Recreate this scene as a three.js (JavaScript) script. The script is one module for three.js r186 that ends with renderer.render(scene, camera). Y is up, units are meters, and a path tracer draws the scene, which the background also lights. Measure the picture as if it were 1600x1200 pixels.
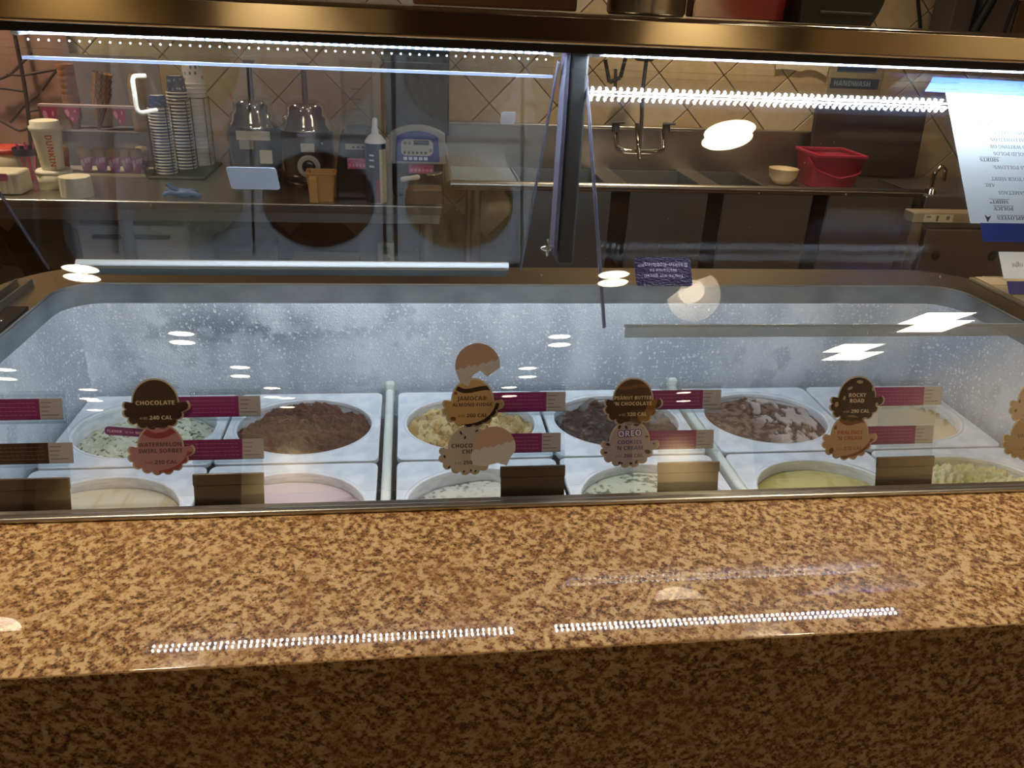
import * as THREE from 'three';
import { RoundedBoxGeometry } from 'three/addons/geometries/RoundedBoxGeometry.js';
import { mergeGeometries } from 'three/addons/utils/BufferGeometryUtils.js';
import { RectAreaLightUniformsLib } from 'three/addons/lights/RectAreaLightUniformsLib.js';

// ---------------------------------------------------------------- camera, exposure
const scene = new THREE.Scene();
scene.background = new THREE.Color(0x000000);
const renderer = new THREE.WebGLRenderer({ antialias: true });
renderer.toneMapping = THREE.LinearToneMapping;
renderer.toneMappingExposure = 1.0;
renderer.shadowMap.enabled = true;
RectAreaLightUniformsLib.init();

const camera = new THREE.PerspectiveCamera(51.28, 4 / 3, 0.05, 60);
camera.position.set(0, 1.5, 0);
{
  const right = new THREE.Vector3(0.992, 0.043, 0.118), up = new THREE.Vector3(0.012, 0.903, -0.43), back = new THREE.Vector3(-0.125, 0.428, 0.895);
  right.normalize(); back.addScaledVector(right, -back.dot(right)).normalize(); up.crossVectors(back, right);
  camera.quaternion.setFromRotationMatrix(new THREE.Matrix4().makeBasis(right, up, back));
}
scene.add(camera);

// lighting constants (each lamp's light sits in its builder below)
const CEIL = 2.8;
const WARM = new THREE.Color().setRGB(1.0, 0.82, 0.59);
const COOL = new THREE.Color().setRGB(0.72, 0.86, 1.0);
const DOWNLIGHT_CD = 11, DOWNLIGHT_GLOW = 26;
const LED_NITS = 330, LED_GLOW = 118;

// ---------------------------------------------------------------- helpers
let seed = 20240517;
const rnd = () => { seed = (seed * 1664525 + 1013904223) >>> 0; return seed / 4294967296; };
const V3 = (x, y, z) => new THREE.Vector3(x, y, z);
const taken = {};
function numbered(name) { const k = taken[name] = (taken[name] ?? -1) + 1; return k ? name + '_' + String(k).padStart(3, '0') : name; }
function shade(o) { o.castShadow = true; o.receiveShadow = true; return o; }
function thing(name, label, category, [x, y, z] = [0, 0, 0], group, turn = 0) {
  const o = new THREE.Group(); o.name = numbered(name); o.position.set(x, y, z); o.rotation.y = turn;
  o.userData = { label, category }; if (group) o.userData.group = group;
  scene.add(o); return o;
}
function part(parent, name, geo, mat, pos, rot, label) {
  const m = shade(new THREE.Mesh(geo, mat)); m.name = name;
  if (pos) m.position.set(...pos); if (rot) m.rotation.set(...rot); if (label) m.userData.label = label;
  parent.add(m); return m;
}
function single(name, label, category, geo, mat, pos, rot, group) {
  const m = shade(new THREE.Mesh(geo, mat)); m.name = numbered(name);
  if (pos) m.position.set(...pos); if (rot) m.rotation.set(...rot);
  m.userData = { label, category }; if (group) m.userData.group = group; scene.add(m); return m;
}
function struct(name, label, geo, mat, pos, rot) {
  const m = shade(new THREE.Mesh(geo, mat)); m.name = name;
  if (pos) m.position.set(...pos); if (rot) m.rotation.set(...rot);
  m.userData = { kind: 'structure', label, category: name.replace(/_.*/, '') }; scene.add(m); return m;
}
function dup(o, [x, y, z], label, group, turn) {
  const c = o.clone(); c.name = numbered(o.name.replace(/_\d{3}$/, '')); c.position.set(x, y, z);
  c.userData = { ...o.userData }; if (label) c.userData.label = label; if (group) c.userData.group = group;
  if (turn !== undefined) c.rotation.y = turn; scene.add(c); return c;
}
// texture coordinates in metres, laid on by the way each face points
function metric(geo, s = 1) {
  const g = geo.index ? geo.toNonIndexed() : geo, p = g.attributes.position, n = g.attributes.normal, uv = new Float32Array(p.count * 2);
  for (let i = 0; i < p.count; i++) {
    const ax = Math.abs(n.getX(i)), ay = Math.abs(n.getY(i)), az = Math.abs(n.getZ(i));
    let u, v;
    if (ay >= ax && ay >= az) { u = p.getX(i); v = -p.getZ(i); } else if (az >= ax) { u = p.getX(i); v = p.getY(i); } else { u = p.getZ(i); v = p.getY(i); }
    uv[2 * i] = u * s; uv[2 * i + 1] = v * s;
  }
  g.setAttribute('uv', new THREE.BufferAttribute(uv, 2)); return g;
}
const box = (w, h, d) => new THREE.BoxGeometry(w, h, d);
const rbox = (w, h, d, r = 0.004, s = 2) => new RoundedBoxGeometry(w, h, d, s, Math.min(r, w / 2.01, h / 2.01, d / 2.01));
const cyl = (r0, r1, h, n = 32, open = false) => new THREE.CylinderGeometry(r0, r1, h, n, 1, open);
const lathe = (pts, n = 40) => new THREE.LatheGeometry(pts.map(([r, y]) => new THREE.Vector2(r, y)), n);
function tube(pts, r, n = 8, seg = 0) { const c = new THREE.CatmullRomCurve3(pts.map(p => V3(...p)), false, 'catmullrom', 0.25); return new THREE.TubeGeometry(c, seg || pts.length * 8, r, n, false); }
function bar(a, b, r, n = 8) { const A = V3(...a), B = V3(...b), L = A.distanceTo(B); const g = cyl(r, r, L, n); g.applyQuaternion(new THREE.Quaternion().setFromUnitVectors(V3(0, 1, 0), B.clone().sub(A).normalize())); const m = A.add(B).multiplyScalar(0.5); g.translate(m.x, m.y, m.z); return g; }
function moved(g, x, y, z, rx = 0, ry = 0, rz = 0) { if (rx) g.rotateX(rx); if (ry) g.rotateY(ry); if (rz) g.rotateZ(rz); g.translate(x, y, z); return g; }
const merge = list => mergeGeometries(list.map(g => { const q = g.index ? g.toNonIndexed() : g; for (const k of Object.keys(q.attributes)) if (!['position', 'normal', 'uv'].includes(k)) q.deleteAttribute(k); return q; }));
function rrect(w, h, r, cx = 0, cy = 0) {
  const s = new THREE.Shape(), x = cx - w / 2, y = cy - h / 2;
  s.moveTo(x + r, y); s.lineTo(x + w - r, y); s.absarc(x + w - r, y + r, r, -Math.PI / 2, 0); s.lineTo(x + w, y + h - r); s.absarc(x + w - r, y + h - r, r, 0, Math.PI / 2);
  s.lineTo(x + r, y + h); s.absarc(x + r, y + h - r, r, Math.PI / 2, Math.PI); s.lineTo(x, y + r); s.absarc(x + r, y + r, r, Math.PI, Math.PI * 1.5); return s;
}
const extrude = (s, d, bevel = 0, seg = 12) => new THREE.ExtrudeGeometry(s, { depth: d, bevelEnabled: bevel > 0, bevelThickness: bevel, bevelSize: bevel, bevelSegments: 2, curveSegments: seg });
// flat outline with its print mapped over its bounding box
function printed(shape, d, seg = 16) {
  const g = extrude(shape, d, 0, seg); g.computeBoundingBox(); const b = g.boundingBox, p = g.attributes.position, uv = g.attributes.uv;
  for (let i = 0; i < p.count; i++) uv.setXY(i, (p.getX(i) - b.min.x) / (b.max.x - b.min.x), (p.getY(i) - b.min.y) / (b.max.y - b.min.y));
  return g;
}

// noise
const P = new Uint8Array(512); { const a = [...Array(256).keys()]; for (let i = 255; i > 0; i--) { const j = Math.floor(rnd() * (i + 1)); [a[i], a[j]] = [a[j], a[i]]; } for (let i = 0; i < 512; i++) P[i] = a[i & 255]; }
const sm = t => t * t * (3 - 2 * t);
function vn(x, y, per = 256) { const xi = Math.floor(x), yi = Math.floor(y), fx = sm(x - xi), fy = sm(y - yi), m = a => ((a % per) + per) % per; const h = (a, b) => P[P[m(a) & 255] + (m(b) & 255)] / 255; return (h(xi, yi) * (1 - fx) + h(xi + 1, yi) * fx) * (1 - fy) + (h(xi, yi + 1) * (1 - fx) + h(xi + 1, yi + 1) * fx) * fy; }
function fbm(x, y, o = 4, per = 256) { let a = 0.5, s = 0, t = 0; for (let i = 0; i < o; i++) { s += a * vn(x + i * 17.3 * (per === 256 ? 1 : 0), y, per); t += a; a *= 0.5; x *= 2; y *= 2; if (per !== 256) per *= 2; } return s / t; }
const sstep = (a, b, x) => sm(Math.min(1, Math.max(0, (x - a) / (b - a))));
const hex = h => { const c = new THREE.Color(h); return [c.r, c.g, c.b]; };
const mix3 = (a, b, t) => [a[0] + (b[0] - a[0]) * t, a[1] + (b[1] - a[1]) * t, a[2] + (b[2] - a[2]) * t];
const toS = c => c <= 0.0031308 ? 12.92 * c : 1.055 * Math.pow(c, 1 / 2.4) - 0.055;
function dataTex(w, h, fn, srgb = true) {
  const d = new Uint8Array(w * h * 4);
  for (let y = 0; y < h; y++) for (let x = 0; x < w; x++) { const c = fn(x / w, y / h), i = 4 * (y * w + x); for (let k = 0; k < 3; k++) d[i + k] = Math.max(0, Math.min(255, Math.round(255 * (srgb ? toS(c[k]) : c[k])))); d[i + 3] = 255; }
  const t = new THREE.DataTexture(d, w, h, THREE.RGBAFormat); t.magFilter = t.minFilter = THREE.LinearFilter; t.wrapS = t.wrapT = THREE.RepeatWrapping; if (srgb) t.colorSpace = THREE.SRGBColorSpace; t.needsUpdate = true; return t;
}
function canvasTex(w, h, draw) { const c = document.createElement('canvas'); c.width = w; c.height = h; const g = c.getContext('2d'); draw(g, w, h); const t = new THREE.CanvasTexture(c); t.colorSpace = THREE.SRGBColorSpace; return t; }
const std = (color, roughness = 0.5, metalness = 0, extra = {}) => new THREE.MeshStandardMaterial({ color, roughness, metalness, ...extra });
const phys = o => new THREE.MeshPhysicalMaterial(o);

// ---------------------------------------------------------------- materials
const graniteTex = dataTex(1536, 1536, (u, v) => {
  const U = u * 96, W = v * 96;                       // repeats after 96 cells = 0.5 m
  const f1 = fbm(U * 3, W * 3, 3, 288), f2 = vn(U * 3 + 31, W * 3 + 7, 288), mid = fbm(U + 5, W + 9, 3, 96), big = fbm(U * 0.375, W * 0.375, 2, 36), slow = fbm(U * 0.125, W * 0.125, 3, 12);
  const m = mid * 0.68 + f1 * 0.2 + f2 * 0.12;
  let c = mix3(hex('#d6b686'), hex('#bb9462'), sstep(0.36, 0.48, m));
  c = mix3(c, hex('#8c6036'), 0.7 * sstep(0.46, 0.58, m));
  c = mix3(c, hex('#633f24'), 0.65 * sstep(0.58, 0.67, m));
  c = mix3(c, hex('#35200f'), 0.8 * sstep(0.73, 0.8, f2 * 0.62 + m * 0.5));
  c = mix3(c, hex('#6b4836'), 0.85 * sstep(0.83, 0.85, big + 0.1 * (f1 - 0.5)));
  c = mix3(c, hex('#e6d0a4'), 0.6 * sstep(0.86, 0.88, 1 - big));
  return mix3(c, hex('#9a6c3c'), 0.3 * sstep(0.5, 0.75, slow));
});
graniteTex.repeat.set(1 / 0.5, 1 / 0.5);
const brushTex = dataTex(256, 512, (u, v) => { const a = 0.5 + 0.5 * (vn(u * 8, v * 256, 256) - 0.5) + 0.35 * (vn(u * 2 + 3, v * 96, 256) - 0.5); return [a, a, a]; }, false);
brushTex.repeat.set(1.2, 6);
const granite = phys({ map: graniteTex, roughness: 0.45, clearcoat: 0.8, clearcoatRoughness: 0.008, specularIntensity: 0.5 });
const steel = std('#b7b2a8', 0.3, 1, { bumpMap: brushTex, bumpScale: 0.00003 });
const beamSteel = std('#cdc4b3', 0.08, 1);
const steelDull = std('#a9aaa8', 0.42, 1, { bumpMap: brushTex, bumpScale: 0.00004 });
const bandTex = dataTex(256, 256, (u, v) => mix3(hex('#7e858a'), hex('#b4b9bb'), fbm(u * 9, v * 9, 5, 9)));
const bandSteel = std('#ffffff', 0.45, 0.85, { map: bandTex });
bandTex.repeat.set(2.2, 4);
const chrome = std('#d6d2ca', 0.1, 1);
const alu = std('#c3c7c8', 0.28, 1);
const black = std('#1b1a1b', 0.5);
const blackGloss = std('#141314', 0.25);
const charcoal = std('#3c3d3c', 0.55);
const clear = phys({ color: '#ffffff', transmission: 1, thickness: 0, roughness: 0, ior: 1.5 });
const acrylic = phys({ color: '#f7fafb', transmission: 1, thickness: 0, roughness: 0.02, ior: 1.49 });
const smoky = phys({ color: '#8f949c', transmission: 0.85, thickness: 0, roughness: 0.05, ior: 1.49 });
const edgeMat = phys({ color: '#8d8aa0', transmission: 0.55, thickness: 0, roughness: 0.2 });
const white = std('#eef1f3', 0.5);
const cream = std('#e0d6bd', 0.6);
const ledEm = std('#ffffff', 0.4, 0, { emissive: COOL.clone(), emissiveIntensity: LED_GLOW });
const lensEdgeEm = phys({ color: '#dfe8ff', roughness: 0.4, transmission: 0.5, thickness: 0, emissive: COOL.clone(), emissiveIntensity: 0.5 });
const warmEm = std('#fff4dd', 0.4, 0, { emissive: WARM.clone(), emissiveIntensity: DOWNLIGHT_GLOW });

// ---------------------------------------------------------------- the room
const FX0 = -6.5, FX1 = 7, FZ0 = -3.4, FZ1 = 12.6;
const floorTex = dataTex(256, 256, (u, v) => { const a = fbm(u * 16, v * 16, 4, 16); return mix3(hex('#4a3629'), hex('#6b5240'), a); });
struct('floor', 'dark brown tiled shop floor', metric(box(FX1 - FX0 + 0.2, 0.1, FZ1 - FZ0 + 0.2)), std('#ffffff', 0.5, 0, { map: floorTex }), [(FX0 + FX1) / 2, -0.05, (FZ0 + FZ1) / 2]);
struct('ceiling', 'plain off-white shop ceiling', box(FX1 - FX0 + 0.2, 0.1, FZ1 - FZ0 + 0.2), std('#b9ad9b', 0.9), [(FX0 + FX1) / 2, CEIL + 0.05, (FZ0 + FZ1) / 2]);
const paint = std('#8d7558', 0.85);
struct('wall_left', 'tan painted side wall', box(0.1, CEIL, FZ1 - FZ0), paint, [FX0 - 0.05, CEIL / 2, (FZ0 + FZ1) / 2]);
struct('wall_right', 'light cream painted side wall', box(0.1, CEIL, FZ1 - FZ0), std('#cdb88f', 0.85), [FX1 + 0.05, CEIL / 2, (FZ0 + FZ1) / 2]);
const wallFront = struct('wall_front', 'wall across the shop with added cream and dark brown panels mirrored in the beam', box(FX1 - FX0 + 0.2, CEIL, 0.1), std('#5a4630', 0.8), [(FX0 + FX1) / 2, CEIL / 2, FZ1 + 0.05]);
for (const [x0, x1, c] of [[-6.3, -3.7, '#a08a60'], [-2.95, -0.26, '#e4d4ae'], [-0.2, 2.79, '#4a3828'], [4.05, 6.4, '#ead9b0']]) part(wallFront, 'added_wall_panel', rbox(x1 - x0, 2.5, 0.03, 0.01), std(c, 0.7), [(x0 + x1) / 2 - (FX0 + FX1) / 2, -0.1, -0.066]);  // added panels, toned for the bright and dark bands mirrored in the beam
const groutMat = std('#6d5a41', 0.9);
const wallBack = struct('wall_back', 'back wall tiled with beige diamonds', box(FX1 - FX0 + 0.2, CEIL, 0.1), groutMat, [(FX0 + FX1) / 2, CEIL / 2, FZ0 - 0.056]);
{
  const tileTex = dataTex(256, 256, (u, v) => mix3(hex('#b9a684'), hex('#cdbb9a'), fbm(u * 8, v * 8, 4, 8)));
  const mats = ['#ffffff', '#f4ecdf', '#efe6d6', '#fbf4e8'].map(c => std(c, 0.35, 0, { map: tileTex }));
  const D = 0.277, a = D / Math.SQRT2 - 0.0035, g = rbox(a, a, 0.012, 0.003, 1), g0 = V3(wallBack.position.x, wallBack.position.y, wallBack.position.z);
  g.rotateZ(Math.PI / 4);
  for (let j = -4; j <= 8; j++) for (let i = -7; i <= 15; i++) {
    const x = -0.78 + D * (i + (j & 1 ? 0.5 : 0)), y = 1.135 + D / 2 + D * 0.5 * j;
    if (x < -2.6 || x > 3.4 || y < 0.45 || y > 2.25) continue;
    part(wallBack, 'tile', g, mats[Math.floor(rnd() * 4)], [x - g0.x, y - g0.y, FZ0 - 0.005 - g0.z]);
  }
}

// ceiling lamps
function downlight(x, z, label, group, cd = DOWNLIGHT_CD, small = false) {
  const t = thing('ceiling_downlight', label, 'ceiling lamp', [x, CEIL, z], group);
  part(t, 'trim_ring', lathe([[0.13, -0.001], [0.165, -0.004], [0.165, -0.012], [0.13, -0.016], [0.13, -0.001]], 40), std('#e8e0d2', 0.5));
  if (small) { part(t, 'reflector', lathe([[0.05, -0.004], [0.13, -0.012]], 40), std('#d8c7a6', 0.35)); part(t, 'lens', cyl(0.05, 0.05, 0.006, 32), std('#fff4dd', 0.4, 0, { emissive: WARM.clone(), emissiveIntensity: 8 }), [0, -0.006, 0]); } else part(t, 'lens', cyl(0.13, 0.13, 0.006, 40), warmEm, [0, -0.008, 0]);
  const s = new THREE.SpotLight(WARM, cd, 0, 0.75, 0.6, 2); s.position.set(x, CEIL - 0.03, z); s.target.position.set(x, 0, z); s.castShadow = true; s.shadow.radius = 5; s.name = 'downlight_beam';
  scene.add(s, s.target); return t;
}
for (const [x, z] of [[1.65, 1.85], [-2.45, 1.85], [1.7, 4.48], [-2.5, 4.4], [1.7, 7.0], [-2.4, 6.76], [1.64, 9.18], [-2.24, 8.88], [1.6, 11.05], [-2.15, 10.8], [-4.82, 10.72], [-5.14, 8.9]])
  downlight(x, z, 'round warm recessed downlight over the customer floor', 'downlights over the customer floor', 2.5);
for (const [x, z] of [[1.25, -0.75], [-0.75, -0.75]]) downlight(x, z, 'round warm recessed downlight straight above the granite counter', 'downlights over the counter', 6.4);
downlight(1.07, -0.05, 'small dim recessed downlight just in front of the granite counter', undefined, 0.6, true);
for (const [x, z] of [[-2.1, 12.0], [4.9, 12.0], [-5.2, 12.0]]) downlight(x, z, 'added round downlight brightening the far wall panels that the beam mirrors', 'added downlights brightening the far wall', 48);  // unseen lamps added to brighten the wall that the steel beam mirrors
for (const [x, z] of [[1.22, -2.75], [-1.75, -2.75]]) downlight(x, z, 'round warm recessed downlight above the back work counter', 'downlights over the back counter', x > 0 ? 12.5 : 18);
for (const z of [6.1, 7.8]) {
  const t = thing('ceiling_panel_light', 'square flat ceiling light panel near the side wall', 'ceiling lamp', [5.75, CEIL, z], 'square ceiling panels');
  part(t, 'frame', merge([moved(box(0.66, 0.02, 0.04), 0, -0.01, 0.31), moved(box(0.66, 0.02, 0.04), 0, -0.01, -0.31), moved(box(0.04, 0.02, 0.58), 0.31, -0.01, 0), moved(box(0.04, 0.02, 0.58), -0.31, -0.01, 0)]), white);
  part(t, 'diffuser', box(0.58, 0.01, 0.58), warmEm, [0, -0.008, 0]);
  const r = new THREE.RectAreaLight(WARM, 14, 0.55, 0.55); r.position.set(5.75, CEIL - 0.02, z); r.rotation.x = -Math.PI / 2; r.name = 'panel_glow'; scene.add(r);
}

// ---------------------------------------------------------------- granite counter and rail
{
  const t = thing('granite_counter', 'speckled brown granite counter ledge with polished top and front panel', 'counter', [0.3, 0, 0]);
  part(t, 'counter_slab', metric(rbox(6, 0.045, 0.252, 0.003)), granite, [0, 0.8975, -0.724]);
  part(t, 'front_panel', metric(box(5.98, 0.875, 0.025)), granite, [0, 0.4375, -0.632]);
}
single('glass_rail', 'stainless steel rail holding the slanted glass on the granite', 'rail', (() => { const s = rrect(0.018, 0.005, 0.0022); const g = extrude(s, 3.2, 0.001); g.rotateY(Math.PI / 2); return metric(g); })(), steel, [-1.3, 0.9236, -0.854]);

// ---------------------------------------------------------------- the freezer
const XL = -0.635, XR = 1.15, ZB = -1.502, ZF = -0.9, RC = 0.07;
function uShape(x0, x1, zb, zf, r, off) {            // plan outline, open to the front: y of the shape is depth behind zf
  const s = new THREE.Shape(), d = zf - zb, X0 = x0 - off, X1 = x1 + off, D = d + off, R = r + off;
  s.moveTo(X0, 0); s.lineTo(X0, D - R); s.absarc(X0 + R, D - R, R, Math.PI, Math.PI / 2, true); s.lineTo(X1 - R, D); s.absarc(X1 - R, D - R, R, Math.PI / 2, 0, true); s.lineTo(X1, 0);
  s.lineTo(x1, 0); s.lineTo(x1, d - r); s.absarc(x1 - r, d - r, r, 0, Math.PI / 2); s.lineTo(x0 + r, d); s.absarc(x0 + r, d - r, r, Math.PI / 2, Math.PI); s.lineTo(x0, 0); return s;
}
const upU = (g, y) => { g.rotateX(-Math.PI / 2); g.translate(0, y, ZF); return g; };
function droplets(u, v, cells, lo, hi) {              // round frozen drops scattered one to a cell
  const x = u * cells, y = v * cells, xi = Math.floor(x), yi = Math.floor(y), h = k => P[(P[(xi + k * 7) & 255] + yi + k * 13) & 255] / 255;
  if (h(5) < 0.5) return 0; const r = lo + (hi - lo) * h(3) * h(4); return sstep(r, r * 0.55, Math.hypot(x - xi - r - (1 - 2 * r) * h(1), y - yi - r - (1 - 2 * r) * h(2)));
}
const frostTex = dataTex(1792, 896, (u, v) => {
  const n = fbm(u * 10, v * 5, 5), g = fbm(u * 60, v * 30, 3), streak = fbm(u * 26, v * 3, 3), thaw = sstep(0.13, 0.02, Math.hypot(u - 0.235, (v - 0.865) * 2.2)) + 0.7 * sstep(0.05, 0.0, Math.hypot(u - 0.345, (v - 0.87) * 1.6));
  let c = mix3(hex('#bcc4cd'), hex('#eef3f8'), sstep(0.3, 0.62, n * 0.6 + streak * 0.4));
  c = mix3(c, hex('#9aa3ad'), 0.4 * sstep(0.55, 0.72, g) * sstep(0.35, 0.6, n));
  c = mix3(c, hex('#7f8892'), 0.8 * thaw * sstep(0.42, 0.6, fbm(u * 44, v * 26, 4)));
  const d = Math.max(droplets(u, v * 0.5, 190, 0.05, 0.42), 0.9 * droplets(u + 0.313, v * 0.5 + 0.107, 331, 0.1, 0.5), droplets(u + 0.71, v * 0.5 + 0.37, 243, 0.05, 0.45), 0.8 * droplets(u + 0.171, v * 0.5 + 0.557, 397, 0.12, 0.5) * sstep(0.4, 0.55, n));
  return mix3(c, hex('#ffffff'), 0.9 * d);
});
const frostBump = dataTex(512, 512, (u, v) => { const a = 0.5 * fbm(u * 40, v * 40, 4, 40) + 0.5 * sstep(0.55, 0.9, vn(u * 128, v * 128, 128)); return [a, a, a]; }, false);
frostBump.repeat.set(4, 4);
const linerMat = std('#ffffff', 0.6, 0, { map: frostTex, bumpMap: frostBump, bumpScale: 0.0012 });
frostTex.repeat.set(0.5, 0.9); frostTex.offset.set(0.4, 0.05);
{
  const t = thing('ice_cream_freezer', 'white-lined ice cream dipping freezer with grey steel rim and frosted walls', 'freezer', [0, 0, 0]);
  part(t, 'liner', metric(upU(extrude(uShape(XL, XR, ZB, ZF, RC, 0.03), 0.51, 0, 10), 0.45)), linerMat, null, null, 'white frosted inner walls');
  part(t, 'front_wall', rbox(XR - XL, 0.44, 0.02), white, [(XL + XR) / 2, 0.67, ZF + 0.012]);
  part(t, 'well_floor', box(XR - XL + 0.05, 0.02, 0.64), white, [(XL + XR) / 2, 0.44, -1.2]);
  part(t, 'steel_band', metric(upU(extrude(uShape(XL - 0.001, XR + 0.001, ZB - 0.001, ZF, RC, 0.028), 0.036, 0, 12), 0.9602)), bandSteel, null, null, 'grey galvanised band above the liner');
  part(t, 'rim_flange', metric(upU(extrude(uShape(XL - 0.002, XR + 0.002, ZB - 0.002, ZF, RC, 0.11), 0.004, 0, 12), 0.9964)), steel, null, null, 'flat stainless flange');
  part(t, 'front_ledge', box(XR - XL + 0.2, 0.01, 0.03), steelDull, [(XL + XR) / 2, 0.895, -0.887]);
  part(t, 'outer_case', merge([moved(box(XR - XL + 0.2, 0.95, 0.02), (XL + XR) / 2, 0.475, -1.6), moved(box(0.02, 0.95, 0.72), XL - 0.1, 0.475, -1.23), moved(box(0.02, 0.95, 0.72), XR + 0.1, 0.475, -1.23)]), steelDull);
  part(t, 'glass_track', metric(merge([moved(box(0.003, 0.012, 0.5), -0.684, 1.006, -1.24), moved(box(0.003, 0.012, 0.5), -0.7095, 1.006, -1.24)])), steelDull, null, null, 'twin steel track for the end glass');
  const br = part(t, 'corner_bracket', rbox(0.034, 0.004, 0.11, 0.001), std('#3b322a', 0.5, 0.4), [-0.658, 1.0025, -1.31], null, 'dark brown corner bracket'); part(br, 'screw', new THREE.SphereGeometry(0.006, 16, 8).scale(1, 0.5, 1), chrome, [0.002, 0.003, 0.015]);
  for (const x of [-0.043, 0.553]) part(t, 'divider', merge([moved(rbox(0.016, 0.3, 0.575, 0.007, 3), x, 0.632, -1.205), moved(rbox(0.02, 0.05, 0.014, 0.006, 3), x, 0.772, -1.49)]), std('#e7e9df', 0.55), null, null, 'upright white divider bar');
}

// tub collars and tubs
const TX = [-0.477, -0.196, 0.112, 0.395, 0.70, 0.982], TZ = [-1.34, -1.068], TY = 0.772, RX = 0.123, RZ = 0.107;
const collarGeo = (() => {
  const s = rrect(0.272, 0.262, 0.012), h = new THREE.Path(); h.absellipse(0, 0, RX, RZ, 0, Math.PI * 2, true); s.holes.push(h);
  const g = extrude(s, 0.006, 0.002, 48); g.rotateX(-Math.PI / 2); return g;
})();
const lipGeo = (() => { const g = lathe([[0.992, -0.045], [0.992, -0.003], [1.005, 0.004], [1.032, 0.006], [1.037, 0.0], [1.02, -0.004], [1.012, -0.045], [0.992, -0.045]], 64); g.scale(RX, 1, RZ); return g; })();
const wallGeo = (() => { const g = lathe([[0.94, -0.2], [0.984, -0.03], [0.989, -0.03], [0.975, -0.2]], 64); g.scale(RX, 1, RZ); return g; })();
const collarMat = (() => { const m = dataTex(256, 256, (u, v) => mix3(hex('#dfe3e8'), hex('#f2f4f6'), sstep(0.25, 0.6, fbm(u * 8, v * 8, 4, 8)))); m.repeat.set(5, 5); return std('#ffffff', 0.42, 0, { map: m }); })();
const tubMat = std('#cfcabf', 0.6);
function iceCream(fn, seedx, rings = 84, segs = 180) {
  const pos = [], col = [], idx = [];
  for (let i = 0; i <= rings; i++) for (let j = 0; j <= segs; j++) {
    const r = Math.pow(i / rings, 0.8) * 0.98, a = j / segs * Math.PI * 2, x = Math.cos(a) * r * RX, z = Math.sin(a) * r * RZ;
    const [h, c] = fn(x, z, r, seedx); pos.push(x, h, z); col.push(...c);
  }
  for (let i = 0; i < rings; i++) for (let j = 0; j < segs; j++) { const a = i * (segs + 1) + j, b = a + segs + 1; idx.push(a, a + 1, b, b, a + 1, b + 1); }
  const g = new THREE.BufferGeometry(); g.setAttribute('position', new THREE.Float32BufferAttribute(pos, 3)); g.setAttribute('color', new THREE.Float32BufferAttribute(col, 3)); g.setIndex(idx); g.computeVertexNormals(); return g;
}
const N = (x, z, s, k, o = 4) => fbm((x + 3 + k) * s, (z + 5 + k * 1.7) * s, o);
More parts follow.
